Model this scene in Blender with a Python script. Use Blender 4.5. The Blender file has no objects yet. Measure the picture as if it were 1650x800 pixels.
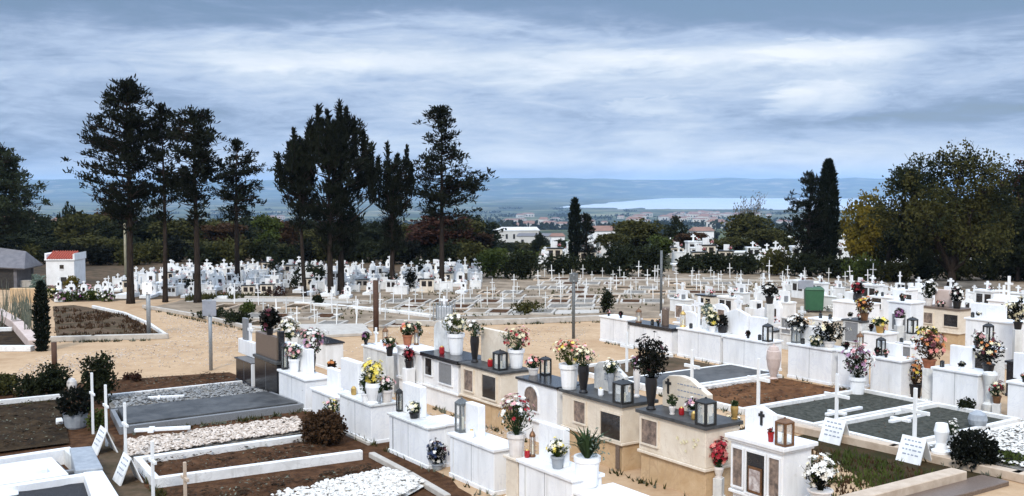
import bpy, math, random
import numpy as np
from mathutils import Vector, Matrix, noise
R = math.radians
# ------------------------------------------------------------------ camera, world, sun, exposure
scene = bpy.context.scene
col = scene.collection
F, CX, CY, HC = 1700.0, 825.0, 400.0, 5.0
PIT = math.atan(100 / 1700.0)
cam_d = bpy.data.cameras.new("camera")
cam = bpy.data.objects.new("camera", cam_d)
col.objects.link(cam)
cam.location = (0, 0, HC)
cam.rotation_euler = (R(90) - PIT, 0, 0)
cam_d.sensor_width = 36
cam_d.lens = 36 * F / 1650
cam_d.clip_start = 0.1
cam_d.clip_end = 60000
scene.camera = cam
scene.view_settings.view_transform = 'Standard'
scene.view_settings.look = 'None'
scene.view_settings.gamma = 1
scene.view_settings.exposure = 0.8
scene.view_settings.use_curve_mapping = False
scene.cycles.use_denoising = True
scene.cycles.max_bounces = 6
scene.cycles.transparent_max_bounces = 12
scene.cycles.volume_bounces = 1
SUN_EL, SUN_AZ = 42.0, 192.0          # azimuth clockwise from +Y: behind the camera

world = bpy.data.worlds.new("World")
scene.world = world
world.use_nodes = True
def build_world():
    nt = world.node_tree; N = nt.nodes; L = nt.links
    for n in list(N): N.remove(n)
    out = N.new('ShaderNodeOutputWorld')
    sky = N.new('ShaderNodeTexSky'); sky.sky_type = 'NISHITA'; sky.sun_disc = False
    sky.sun_elevation = R(SUN_EL); sky.sun_rotation = R(SUN_AZ); sky.air_density = 1.0; sky.dust_density = 1.5
    bg1 = N.new('ShaderNodeBackground'); bg1.inputs[1].default_value = 0.07
    L.new(sky.outputs[0], bg1.inputs[0])
    tc = N.new('ShaderNodeTexCoord')
    sep = N.new('ShaderNodeSeparateXYZ'); L.new(tc.outputs['Generated'], sep.inputs[0])
    def M(op, a, b=None, clamp=False):
        n = N.new('ShaderNodeMath'); n.operation = op; n.use_clamp = clamp
        for i, v in enumerate((a, b)):
            if v is None: continue
            if isinstance(v, (int, float)): n.inputs[i].default_value = v
            else: L.new(v, n.inputs[i])
        return n.outputs[0]
    x, y, z = sep.outputs
    zc = M('MAXIMUM', z, 0.0)
    den = M('ADD', zc, 0.05)
    u = M('DIVIDE', x, den); v = M('DIVIDE', y, den)
    def cmb(a, b, c=0.0):
        n = N.new('ShaderNodeCombineXYZ')
        for i, q in enumerate((a, b, c)):
            if isinstance(q, (int, float)): n.inputs[i].default_value = q
            else: L.new(q, n.inputs[i])
        return n.outputs[0]
    def noi(vec, scale, detail, rough, dist=0.0):
        n = N.new('ShaderNodeTexNoise'); n.inputs['Scale'].default_value = scale
        n.inputs['Detail'].default_value = detail; n.inputs['Roughness'].default_value = rough
        n.inputs['Distortion'].default_value = dist
        L.new(vec, n.inputs['Vector']); return n.outputs[0]
    def ramp(fac, stops):
        n = N.new('ShaderNodeValToRGB'); cr = n.color_ramp
        while len(cr.elements) < len(stops): cr.elements.new(0.5)
        for e, (p, c) in zip(cr.elements, stops):
            e.position = p; e.color = (*c, 1)
        L.new(fac, n.inputs[0]); return n.outputs[0]
    # stretched cloud sheets (perspective layer) and soft heaps
    n1 = noi(cmb(M('MULTIPLY', u, 0.16), M('MULTIPLY', v, 0.22), 3.3), 1.0, 7, 0.55, 0.5)
    n2 = noi(cmb(M('MULTIPLY', x, 4.5), M('MULTIPLY', y, 1.6), M('MULTIPLY', z, 20.0)), 1.0, 8, 0.58, 0.5)
    n3 = noi(cmb(M('MULTIPLY', x, 9.0), M('MULTIPLY', y, 3.0), M('MULTIPLY', z, 55.0)), 1.0, 6, 0.6, 0.8)
    n4 = noi(cmb(M('MULTIPLY', x, 22.0), M('MULTIPLY', y, 6.0), M('MULTIPLY', z, 90.0)), 1.0, 7, 0.65, 1.2)
    f = M('ADD', M('ADD', M('MULTIPLY', n1, 0.2), M('MULTIPLY', n2, 0.45)), M('ADD', M('MULTIPLY', n3, 0.22), M('MULTIPLY', n4, 0.13)))
    slope = M('DIVIDE', x, M('MAXIMUM', y, 0.05))
    def heap(x0, z0, wx, wz, gain):
        # one cloud (or gap) of its own in that direction, its outline broken by the noise
        a = M('DIVIDE', M('SUBTRACT', M('ADD', slope, M('MULTIPLY', M('SUBTRACT', n3, 0.5), 0.10)), x0), wx)
        b = M('DIVIDE', M('SUBTRACT', M('ADD', z, M('MULTIPLY', M('SUBTRACT', n2, 0.5), 0.05)), z0), wz)
        r2 = M('ADD', M('MULTIPLY', a, a), M('MULTIPLY', b, b))
        return M('MULTIPLY', M('POWER', 2.718, M('MULTIPLY', r2, -1.0)), gain)
    # broad bands of the cloud deck by height above the horizon: bright low streaks, grey-blue belts between
    band = ramp(M('MULTIPLY', zc, 4.0), [(0.0, (.86, .86, .86)), (0.05, (.66, .66, .66)), (0.15, (.53, .53, .53)), (0.27, (.46, .46, .46)), (0.42, (.62, .62, .62)),
                                          (0.50, (.60, .60, .60)), (0.60, (.38, .38, .38)), (0.70, (.20, .20, .20)), (0.85, (.22, .22, .22)), (1.0, (.5, .5, .5))])
    f2 = M('ADD', M('MULTIPLY', M('SUBTRACT', f, 0.5), 2.3), band)
    def puff(x0, z0, wx, wz, gain):
        # a heap cloud with a crisp crown
        a = M('DIVIDE', M('SUBTRACT', M('ADD', slope, M('MULTIPLY', M('SUBTRACT', n3, 0.5), 0.09)), x0), wx)
        b = M('DIVIDE', M('SUBTRACT', M('ADD', z, M('MULTIPLY', M('SUBTRACT', n4, 0.5), 0.03)), z0), wz)
        b = M('MULTIPLY', b, M('ADD', 1.0, M('MULTIPLY', M('GREATER_THAN', 0.0, b), -0.45)))
        r2 = M('ADD', M('ADD', M('MULTIPLY', a, a), M('MULTIPLY', b, b)), M('MULTIPLY', M('SUBTRACT', n4, 0.5), 1.6))
        q = N.new('ShaderNodeMapRange'); q.interpolation_type = 'SMOOTHSTEP'; q.inputs[1].default_value = 1.25; q.inputs[2].default_value = 0.25
        L.new(r2, q.inputs[0]); return M('MULTIPLY', q.outputs[0], gain)
    for h_ in ((.29, .082, .062, .014, .17), (.262, .080, .03, .008, .12), (.34, .074, .05, .008, .10), (.125, .076, .045, .006, .16), (.31, .123, .085, .009, .2), (.10, .118, .09, .008, .15), (-.20, .116, .12, .008, .12)):
        f2 = M('ADD', f2, puff(*h_))
    for h_ in ((.20, .118, .16, .008, .22), (.36, .172, .19, .016, -.62), (-.12, .112, .28, .014, .16), (.40, .055, .14, .012, -.14), (.30, .030, .16, .016, .22), (-.44, .155, .2, .06, -.34), (.46, .16, .12, .03, -.2), (0.0, .185, .4, .02, -.16)):
        f2 = M('ADD', f2, heap(*h_))
    cl = ramp(f2, [(0.05, (.038, .074, .160)), (0.28, (.136, .192, .300)), (0.48, (.268, .336, .455)), (0.70, (.39, .45, .53)), (0.98, (.55, .58, .62))])
    bg2 = N.new('ShaderNodeBackground'); L.new(cl, bg2.inputs[0])
    # brighter cover overhead than near the horizon
    up = M('ADD', 1.0, M('MULTIPLY', M('MAXIMUM', M('SUBTRACT', z, 0.2), 0.0), 2.8))
    L.new(up, bg2.inputs[1])
    mix = N.new('ShaderNodeMixShader')
    thin = ramp(f2, [(0.05, (.55, .55, .55)), (0.35, (.93, .93, .93)), (0.6, (1, 1, 1))])
    L.new(thin, mix.inputs[0]); L.new(bg1.outputs[0], mix.inputs[1]); L.new(bg2.outputs[0], mix.inputs[2])
    L.new(mix.outputs[0], out.inputs[0])
build_world()
sun_d = bpy.data.lights.new("sun", 'SUN')
sun_d.energy = 1.5; sun_d.angle = R(12); sun_d.color = (1.0, 0.94, 0.86)
sun = bpy.data.objects.new("sun", sun_d); col.objects.link(sun)
_d = Vector((math.sin(R(SUN_AZ)) * math.cos(R(SUN_EL)), math.cos(R(SUN_AZ)) * math.cos(R(SUN_EL)), math.sin(R(SUN_EL))))
sun.rotation_euler = _d.to_track_quat('Z', 'Y').to_euler()

# ------------------------------------------------------------------ survey: photo point -> ground point, and the rows' own frame
SN, CN = math.sin(R(34)), math.cos(R(34))
ROW = R(-56)                       # local +X runs along a row towards the near end, local +Y across it
def at(px, py, z=0.0):
    a = (px - CX) / F; b = (CY - py) / F
    dy = math.cos(PIT) + b * math.sin(PIT); dz = -math.sin(PIT) + b * math.cos(PIT)
    k = (z - HC) / dz
    return Vector((a * k, dy * k, z))
def atD(px, D, z=0.0):
    """point in the photo column px at ground distance D"""
    dep = D * math.cos(PIT) + (HC - z) * math.sin(PIT)
    return Vector(((px - CX) / F * dep, D, z))
def zat(py, D):
    """height seen at photo row py at distance D"""
    b = (CY - py) / F
    return HC + D * (-math.sin(PIT) + b * math.cos(PIT)) / (math.cos(PIT) + b * math.sin(PIT))
def kk(p): return (p[1] * math.cos(PIT) + (HC - p[2]) * math.sin(PIT)) / F     # metres per photo pixel there
def W(s, t, z=0.0): return Vector((s * SN + t * CN, -s * CN + t * SN, z))
def st(p): return p[0] * SN - p[1] * CN, p[0] * CN + p[1] * SN
def s_of(px, t, z=0.0):
    q = (px - CX) / F
    # s*SN + t*CN = q*((-s*CN + t*SN)*cp + (HC-z)*sp)
    cp, sp = math.cos(PIT), math.sin(PIT)
    return (q * (t * SN * cp + (HC - z) * sp) - t * CN) / (SN + q * CN * cp)

# ------------------------------------------------------------------ materials
MATS = {}
def mat(name, c1, c2=None, scale=8.0, rough=0.75, detail=4, bump=0.0, bscale=None, metal=0.0, spec=0.4, alpha=1.0, coords='Object', stops=(0.35, 0.65), sub=None, stretch=None):
    m = bpy.data.materials.new(name); m.use_nodes = True
    nt = m.node_tree; b = nt.nodes['Principled BSDF']
    b.inputs['Roughness'].default_value = rough; b.inputs['Metallic'].default_value = metal
    b.inputs['Specular IOR Level'].default_value = spec; b.inputs['Alpha'].default_value = alpha
    b.inputs['Base Color'].default_value = (*c1, 1)
    tc = nt.nodes.new('ShaderNodeTexCoord')
    vec = tc.outputs[coords]
    if stretch:
        mp = nt.nodes.new('ShaderNodeMapping'); mp.inputs['Scale'].default_value = stretch
        nt.links.new(vec, mp.inputs[0]); vec = mp.outputs[0]
    if c2:
        n = nt.nodes.new('ShaderNodeTexNoise'); n.inputs['Scale'].default_value = scale; n.inputs['Detail'].default_value = detail
        n.inputs['Roughness'].default_value = 0.65
        nt.links.new(vec, n.inputs['Vector'])
        r = nt.nodes.new('ShaderNodeValToRGB')
        r.color_ramp.elements[0].position, r.color_ramp.elements[1].position = stops
        r.color_ramp.elements[0].color = (*c1, 1); r.color_ramp.elements[1].color = (*c2, 1)
        nt.links.new(n.outputs[0], r.inputs[0]); nt.links.new(r.outputs[0], b.inputs['Base Color'])
    if bump:
        n2 = nt.nodes.new('ShaderNodeTexNoise'); n2.inputs['Scale'].default_value = bscale or scale * 4; n2.inputs['Detail'].default_value = 5
        nt.links.new(vec, n2.inputs['Vector'])
        bp = nt.nodes.new('ShaderNodeBump'); bp.inputs['Strength'].default_value = bump; bp.inputs['Distance'].default_value = 0.03
        nt.links.new(n2.outputs[0], bp.inputs['Height']); nt.links.new(bp.outputs[0], b.inputs['Normal'])
    MATS[name] = m
    return m
G = lambda n: MATS[n]
def leafmat(name, c1, c2, scale=0.9):
    m = mat(name, c1, c2, scale=scale, rough=0.8, spec=0.08, coords='Object', stops=(.3, .7))
    nt = m.node_tree; b = nt.nodes['Principled BSDF']
    tr = nt.nodes.new('ShaderNodeBsdfTranslucent'); mx = nt.nodes.new('ShaderNodeMixShader'); mx.inputs[0].default_value = 0.18
    src = b.inputs['Base Color'].links[0].from_socket
    nt.links.new(src, tr.inputs[0]); nt.links.new(b.outputs[0], mx.inputs[1]); nt.links.new(tr.outputs[0], mx.inputs[2])
    nt.links.new(mx.outputs[0], nt.nodes['Material Output'].inputs[0])
    return m
mat('white_marble', (.80, .80, .79), (.60, .60, .59), 3.0, .45, 8, stops=(.47, .82), stretch=(1, 1, .22), bump=.05, bscale=30)
mat('white_paint', (.78, .78, .76), (.52, .51, .48), 3, .6, 7, stops=(.45, .85), stretch=(1, 1, .3))
mat('old_marble', (.68, .68, .65), (.42, .41, .38), 4, .6, 6, stops=(.4, .8), stretch=(1, 1, .4), bump=.1, bscale=25)
mat('cream_marble', (.74, .66, .54), (.56, .46, .34), 2.4, .5, 6, stops=(.35, .8), bump=.06, bscale=30)
mat('ochre_stone', (.58, .43, .27), (.44, .29, .15), 3, .75, 6, stops=(.3, .75), bump=.2, bscale=25, spec=.06)
mat('pink_stone', (.60, .48, .42), (.48, .37, .31), 5, .6, 5, bump=.1)
mat('black_granite', (.010, .010, .012), (.022, .022, .025), 60, .22, 2, spec=.5)
mat('grey_granite', (.16, .165, .17), (.23, .235, .24), 50, .45, 3)
mat('slate_slab', (.034, .035, .036), (.085, .085, .083), 3, .5, 5, bump=.1, spec=.2)
mat('brown_granite', (.17, .125, .095), (.11, .075, .055), 40, .4, 3)
mat('dark_glass', (.012, .010, .010), (.03, .025, .022), 6, .08, 2, spec=.6)
mat('photo_print', (.30, .22, .17), (.09, .07, .06), 9, .35, 3)
mat('portrait_paper', (.60, .55, .52), (.28, .22, .2), 12, .35, 3)
mat('black_iron', (.012, .012, .012), None, rough=.45, spec=.5)
mat('grey_iron', (.08, .085, .085), (.14, .15, .15), 20, .5, 3)
mat('bronze', (.22, .11, .05), (.12, .06, .03), 12, .4, 3, metal=.4)
mat('gold', (.55, .36, .12), None, rough=.35, metal=.7)
mat('lantern_glass', (.8, .85, .85), None, rough=.05, alpha=.22)
mat('candle_wax', (.75, .68, .5), None, rough=.5)
mat('red_glass', (.32, .012, .015), None, rough=.15)
mat('dark_paint_and_shade', (.02, .018, .016), (.04, .035, .03), 10, .5)  # chapel door paint, also the painted shade in the shed front
mat('bark', (.018, .013, .010), (.045, .034, .027), 6, .95, 5, bump=.5, stretch=(3, 3, .6), spec=.06)
mat('pale_bark', (.20, .17, .14), (.11, .09, .075), 6, .95, 5, bump=.4, stretch=(3, 3, .6))
mat('rust', (.085, .04, .022), (.05, .025, .015), 15, .8, 4)
mat('galvanised', (.33, .35, .36), (.25, .27, .28), 20, .5, 3, metal=.3)
mat('pale_pole', (.30, .27, .18), (.20, .18, .12), 6, .7)
mat('sign_grey', (.30, .31, .34), (.24, .25, .28), 4, .55)
mat('green_plastic', (.03, .11, .05), (.022, .085, .04), 5, .5)
mat('terracotta', (.36, .13, .06), (.26, .09, .045), 12, .8, 4)
mat('tile_red', (.42, .085, .045), (.28, .055, .035), 10, .8, 4)
mat('tile_old', (.27, .15, .11), (.18, .105, .08), .3, .85, 4)
mat('slate_roof', (.11, .105, .11), (.16, .15, .155), 4, .7, 4)
mat('plaster', (.84, .83, .81), (.70, .68, .65), 3, .85, 5, stops=(.4, .8))
mat('far_plaster', (.62, .60, .56), (.48, .45, .41), .1, .9)
mat('concrete', (.50, .46, .40), (.38, .34, .29), 5, .85, 6, bump=.15)
mat('kerb_white', (.76, .75, .72), (.48, .46, .42), 3, .6, 6, stops=(.45, .85), bump=.06)
mat('kerb_tan', (.55, .44, .33), (.42, .32, .23), 4, .8, 6, bump=.15)
mat('soil', (.038, .018, .009), (.105, .052, .026), 5, .95, 8, bump=.6, bscale=22, spec=.06)
mat('dark_soil', (.016, .011, .007), (.050, .033, .018), 3, .95, 8, bump=.6, bscale=22, spec=.06)
mat('orange_soil', (.17, .08, .036), (.07, .032, .016), 4, .95, 8, bump=.6, bscale=22, spec=.06)
mat('pebble_white', (.80, .78, .73), (.42, .39, .34), 14, .7, 2, coords='Object')
mat('pebble_pink', (.66, .58, .50), (.30, .23, .17), 13, .75, 2)
mat('pebble_grey', (.30, .30, .29), (.10, .10, .10), 13, .75, 2)
mat('gravel_base', (.26, .24, .21), (.13, .12, .105), 20, .9, 4, bump=.4, spec=.06)
mat('chippings_black', (.020, .020, .022), (.055, .055, .058), 60, .6, 4, bump=.5, bscale=80, spec=.06)
mat('chippings_green', (.085, .084, .068), (.026, .028, .022), 9, .75, 5, bump=.4, bscale=70, spec=.06)
mat('moss_ground', (.022, .024, .010), (.060, .036, .018), 2, .95, 8, bump=.6, bscale=20, spec=.06)
mat('weedy_earth', (.050, .040, .022), (.13, .085, .055), 1.6, .95, 8, bump=.6, bscale=12, spec=.06)
mat('field_earth', (.34, .265, .19), (.15, .115, .08), .9, .95, 8, bump=.4, bscale=8, spec=.06)
mat('silk_red', (.42, .02, .03), (.25, .01, .02), 20, .6)
mat('silk_pink', (.68, .30, .32), (.75, .48, .46), 20, .6)
mat('silk_coral', (.65, .16, .13), (.70, .32, .26), 20, .6)
mat('silk_white', (.82, .80, .76), (.72, .70, .62), 20, .6)
mat('silk_cream', (.76, .70, .50), (.68, .60, .36), 20, .6)
mat('silk_yellow', (.78, .58, .03), (.75, .66, .20), 20, .6)
mat('silk_orange', (.62, .24, .06), (.48, .16, .05), 20, .6)
mat('silk_purple', (.20, .04, .17), (.12, .02, .09), 20, .6)
mat('silk_mauve', (.42, .25, .36), (.30, .15, .24), 20, .6)
mat('silk_maroon', (.11, .012, .02), (.06, .008, .012), 20, .6)
mat('silk_blue', (.12, .30, .62), (.2, .42, .7), 20, .6)
mat('silk_black', (.006, .006, .005), (.014, .012, .010), 20, .8, spec=.05)
mat('silk_navy', (.02, .035, .085), (.03, .05, .12), 20, .6)
mat('ink', (.25, .28, .34), None, rough=.7)
mat('ceramic_white', (.84, .84, .83), (.74, .74, .72), 6, .3, 4, stops=(.5, .8))
mat('ceramic_pale', (.72, .68, .64), (.62, .57, .52), 6, .4, 4)
mat('ceramic_black', (.012, .011, .012), None, rough=.3)
mat('ceramic_grey', (.33, .35, .37), (.24, .26, .28), 8, .5)
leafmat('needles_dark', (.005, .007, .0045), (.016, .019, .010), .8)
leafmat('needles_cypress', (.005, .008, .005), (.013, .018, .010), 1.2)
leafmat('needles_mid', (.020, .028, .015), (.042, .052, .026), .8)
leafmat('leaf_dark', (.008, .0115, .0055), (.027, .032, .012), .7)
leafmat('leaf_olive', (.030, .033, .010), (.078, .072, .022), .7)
leafmat('leaf_green', (.034, .052, .012), (.078, .092, .022), .7)
leafmat('leaf_grass', (.08, .12, .03), (.05, .075, .025), .7)
leafmat('leaf_yellow', (.17, .115, .014), (.085, .085, .018), .9)
leafmat('leaf_brown', (.034, .020, .011), (.080, .042, .020), .7)
leafmat('leaf_rust', (.030, .013, .009), (.062, .027, .016), .7)
leafmat('leaf_grey', (.16, .15, .125), (.10, .095, .08), .7)
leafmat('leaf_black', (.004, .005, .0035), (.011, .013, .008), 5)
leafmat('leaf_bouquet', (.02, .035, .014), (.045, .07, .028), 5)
leafmat('leaf_pale', (.10, .14, .10), (.2, .25, .21), 8)
leafmat('reed', (.12, .14, .11), (.20, .20, .14), 3)

def weather(name, vein, streak, soot):
    # veins, rain streaks and lichen patches, each with an outline of its own
    m = MATS[name]; nt = m.node_tree; N, L = nt.nodes, nt.links; b = N['Principled BSDF']; src = b.inputs['Base Color'].links[0].from_socket
    tc = N.new('ShaderNodeTexCoord'); geo = N.new('ShaderNodeNewGeometry')
    def layer(src, scale, stretch, lo, hi, colr, dist=0.0, fold=False):
        mp = N.new('ShaderNodeMapping'); mp.inputs['Scale'].default_value = stretch; L.new(geo.outputs['Position'], mp.inputs[0])
        n = N.new('ShaderNodeTexNoise'); n.inputs['Scale'].default_value = scale; n.inputs['Detail'].default_value = 7; n.inputs['Roughness'].default_value = .62; n.inputs['Distortion'].default_value = dist
        L.new(mp.outputs[0], n.inputs['Vector']); v = n.outputs[0]
        if fold:
            a = N.new('ShaderNodeMath'); a.operation = 'SUBTRACT'; L.new(v, a.inputs[0]); a.inputs[1].default_value = .5
            c = N.new('ShaderNodeMath'); c.operation = 'ABSOLUTE'; L.new(a.outputs[0], c.inputs[0]); v = c.outputs[0]
        r = N.new('ShaderNodeMapRange'); r.inputs[1].default_value = lo; r.inputs[2].default_value = hi; L.new(v, r.inputs[0])
        x = N.new('ShaderNodeMix'); x.data_type = 'RGBA'; L.new(r.outputs[0], x.inputs['Factor']); L.new(src, x.inputs['A']); x.inputs['B'].default_value = (*colr, 1); return x.outputs['Result']
    src = layer(src, 1.6, (1, 1, 1), .022, .0, vein, 1.2, True)
    src = layer(src, 7.0, (1, 1, .07), .60, .78, streak)
    src = layer(src, 3.2, (1, 1, 1), .66, .80, soot, .4)
    L.new(src, b.inputs['Base Color'])
weather('white_marble', (.71, .715, .73), (.58, .57, .54), (.50, .49, .44))
weather('cream_marble', (.62, .53, .42), (.50, .42, .31), (.42, .37, .28))
weather('old_marble', (.50, .50, .49), (.36, .35, .32), (.34, .33, .27))
weather('kerb_white', (.6, .59, .56), (.5, .48, .44), (.30, .27, .21))
weather('ochre_stone', (.46, .32, .19), (.34, .23, .13), (.30, .24, .15))
weather('concrete', (.42, .39, .34), (.34, .31, .27), (.24, .22, .17))
# ------------------------------------------------------------------ mesh building
class MB:
    def __init__(s): s.v, s.f, s.m = [], [], []
    def quad(s, pts, mi=0):
        n = len(s.v); s.v.extend([tuple(p) for p in pts]); s.f.append(tuple(range(n, n + len(pts)))); s.m.append(mi)
    def raw(s, vs, fs, mi=0):
        n = len(s.v); s.v.extend([tuple(p) for p in vs]); s.f.extend([tuple(i + n for i in f) for f in fs]); s.m.extend([mi] * len(fs))
    def box(s, x0, x1, y0, y1, z0, z1, mi=0):
        v = [(x0, y0, z0), (x1, y0, z0), (x1, y1, z0), (x0, y1, z0), (x0, y0, z1), (x1, y0, z1), (x1, y1, z1), (x0, y1, z1)]
        s.raw(v, [(3, 2, 1, 0), (4, 5, 6, 7), (0, 1, 5, 4), (1, 2, 6, 5), (2, 3, 7, 6), (3, 0, 4, 7)], mi)
    def tbox(s, x0, x1, y0, y1, z0, z1, ix, iy, mi=0):
        v = [(x0, y0, z0), (x1, y0, z0), (x1, y1, z0), (x0, y1, z0), (x0 + ix, y0 + iy, z1), (x1 - ix, y0 + iy, z1), (x1 - ix, y1 - iy, z1), (x0 + ix, y1 - iy, z1)]
        s.raw(v, [(3, 2, 1, 0), (4, 5, 6, 7), (0, 1, 5, 4), (1, 2, 6, 5), (2, 3, 7, 6), (3, 0, 4, 7)], mi)
    def bar(s, p, q, w, z0, z1, mi=0, ext=0.0):
        p, q = Vector((p[0], p[1], 0)), Vector((q[0], q[1], 0)); d = (q - p).normalized(); n = Vector((-d.y, d.x, 0)) * w / 2
        p = p - d * ext; q = q + d * ext
        b = [p - n, q - n, q + n, p + n]
        s.raw([(a.x, a.y, z0) for a in b] + [(a.x, a.y, z1) for a in b], [(3, 2, 1, 0), (4, 5, 6, 7), (0, 1, 5, 4), (1, 2, 6, 5), (2, 3, 7, 6), (3, 0, 4, 7)], mi)
    def tube(s, pts, rads, n=6, mi=0, cap=True):
        pts = [Vector(p) for p in pts]; base = len(s.v)
        for i, p in enumerate(pts):
            d = (pts[min(i + 1, len(pts) - 1)] - pts[max(i - 1, 0)]).normalized()
            a = d.orthogonal().normalized() if abs(d.z) < .95 else Vector((1, 0, 0)).cross(d).normalized()
            b = d.cross(a)
            for k in range(n):
                t = 2 * math.pi * k / n
                s.v.append(tuple(p + (a * math.cos(t) + b * math.sin(t)) * rads[i]))
        for i in range(len(pts) - 1):
            for k in range(n):
                k2 = (k + 1) % n
                s.f.append((base + i * n + k, base + i * n + k2, base + (i + 1) * n + k2, base + (i + 1) * n + k)); s.m.append(mi)
        if cap:
            s.f.append(tuple(base + k for k in reversed(range(n)))); s.m.append(mi)
            s.f.append(tuple(base + (len(pts) - 1) * n + k for k in range(n))); s.m.append(mi)
    def lathe(s, prof, n=14, c=(0, 0, 0), mi=0, flip=False):
        base = len(s.v)
        for r, z in prof:
            for k in range(n):
                t = 2 * math.pi * k / n
                s.v.append((c[0] + r * math.cos(t), c[1] + r * math.sin(t), c[2] + z))
        for i in range(len(prof) - 1):
            for k in range(n):
                k2 = (k + 1) % n
                s.f.append((base + i * n + k, base + i * n + k2, base + (i + 1) * n + k2, base + (i + 1) * n + k)); s.m.append(mi)
        s.f.append(tuple(base + k for k in reversed(range(n)))); s.m.append(mi)
        s.f.append(tuple(base + (len(prof) - 1) * n + k for k in range(n))); s.m.append(mi)
    def prism(s, poly, y0, y1, mi=0):
        """poly in (x,z), counter-clockwise seen from -Y, extruded y0..y1"""
        n = len(poly)
        v = [(x, y0, z) for x, z in poly] + [(x, y1, z) for x, z in poly]
        fs = [tuple(range(n)), tuple(reversed(range(n, 2 * n)))]
        for i in range(n):
            j = (i + 1) % n
            fs.append((i, i + n, j + n, j))
        s.raw(v, fs, mi)
    def leaf(s, p, rng, w, l, up=0.0, out=None, mi=0):
        d = Vector((rng.gauss(0, 1), rng.gauss(0, 1), rng.gauss(0, 1) + up))
        if out is not None: d = d + out
        if d.length < 1e-4: d = Vector((0, 0, 1))
        d.normalize()
        a = d.cross(Vector((rng.gauss(0, 1), rng.gauss(0, 1), rng.gauss(0, 1))))
        if a.length < 1e-4: a = d.orthogonal()
        a.normalize(); p = Vector(p)
        a = a * w * .5; d = d * l
        s.quad([p - a * .5, p + a * .5, p + a + d * .6, p + d, p - a + d * .6], mi)
    def build(s, name, mats, parent=None, smooth=False, label=None, bevel=0.0):
        me = bpy.data.meshes.new(name); me.from_pydata(s.v, [], s.f)
        if not isinstance(mats, (list, tuple)): mats = [mats]
        for m in mats: me.materials.append(MATS[m] if isinstance(m, str) else m)
        if len(mats) > 1: me.polygons.foreach_set('material_index', s.m)
        if smooth: me.polygons.foreach_set('use_smooth', [True] * len(s.f))
        me.update()
        o = bpy.data.objects.new(name, me); col.objects.link(o)
        if parent is not None: o.parent = parent
        if label: o['label'] = label
        if bevel:
            b = o.modifiers.new('edge', 'BEVEL'); b.width = bevel; b.segments = 1; b.limit_method = 'ANGLE'
        return o
def tag(o, label, cat, group=None, kind=None):
    if label: o['label'] = label
    if cat: o['category'] = cat
    if group: o['group'] = group
    if kind: o['kind'] = kind
    return o
def thing(name, label, cat, loc=(0, 0, 0), rz=0.0, group=None):
    o = bpy.data.objects.new(name, None); o.empty_display_size = .2; col.objects.link(o)
    o.location = loc; o.rotation_euler = (0, 0, rz)
    return tag(o, label, cat, group)
def structure(name, mb, mats, smooth=False):
    return tag(mb.build(name, mats, smooth=smooth), None, None, kind='structure')
KIDS = {}
def dup(o, loc, rz=None, label=None, group=None, scale=None):
    """a copy of a thing with copies of its parts and sub-parts"""
    if o.name not in KIDS: KIDS[o.name] = [(c, list(c.children)) for c in o.children]
    r = o.copy(); col.objects.link(r); r.location = loc
    if rz is not None: r.rotation_euler = (0, 0, rz)
    if scale is not None: r.scale = scale if hasattr(scale, '__len__') else (scale,) * 3
    if label: r['label'] = label
    if group: r['group'] = group
    for ch, sub in KIDS[o.name]:
        c = ch.copy(); col.objects.link(c); c.parent = r
        for g in sub:
            d = g.copy(); col.objects.link(d); d.parent = c
    return r
def fbm(x, y, z=0.0, o=4): return noise.fractal(Vector((x, y, z)), 1.0, 2.0, o)
# ------------------------------------------------------------------ the land: one sheet to the horizon, the bay, the far hills
PROF = [(0, 0), (79, 0), (86, -.4), (100, -2), (150, -6), (220, -11.5), (300, -16), (400, -19), (600, -25), (1000, -40), (2000, -70), (3500, -93), (4600, -97), (9600, -97)]
def smooth01(t): t = max(0., min(1., t)); return t * t * (3 - 2 * t)
def land_z(r, az):
    if r <= 79: return 0.0
    for (r0, z0), (r1, z1) in zip(PROF, PROF[1:]):
        if r <= r1: z = z0 + (z1 - z0) * (r - r0) / (r1 - r0); break
    else: z = -97.0
    x, y = r * math.sin(R(az)), r * math.cos(R(az))
    if r > 200: z += fbm(x / 260, y / 260, 1.7) * min(6.0, (r - 200) * .012) * (1 if r < 2500 else .3)
    # the bay
    if 2.2 < az < 40:
        near = 5000 - 220 * smooth01((az - 5) / 8) + 180 * fbm(az * .9, 3.1)
        far = 5250 + (4400) * smooth01((az - 2.2) / 8) + 250 * fbm(az * .7, 9.1)
        if near < r < far: z = -97 - 11 * min(1, min(r - near, far - r) / 120)
    # hills closing the view
    if r > 9300:
        rid = 78 + 34 * fbm(az * .16, 5.5, 0, 5) + 10 * fbm(az * .9, 2.2, 0, 4)
        if az < -8: rid += 4
        u = smooth01((r - 9300) / 2600)
        z = z + (rid + 97) * u + 14 * fbm(x / 700, y / 700, 8.0) * u * (1 - u) * 4
    return z
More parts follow.
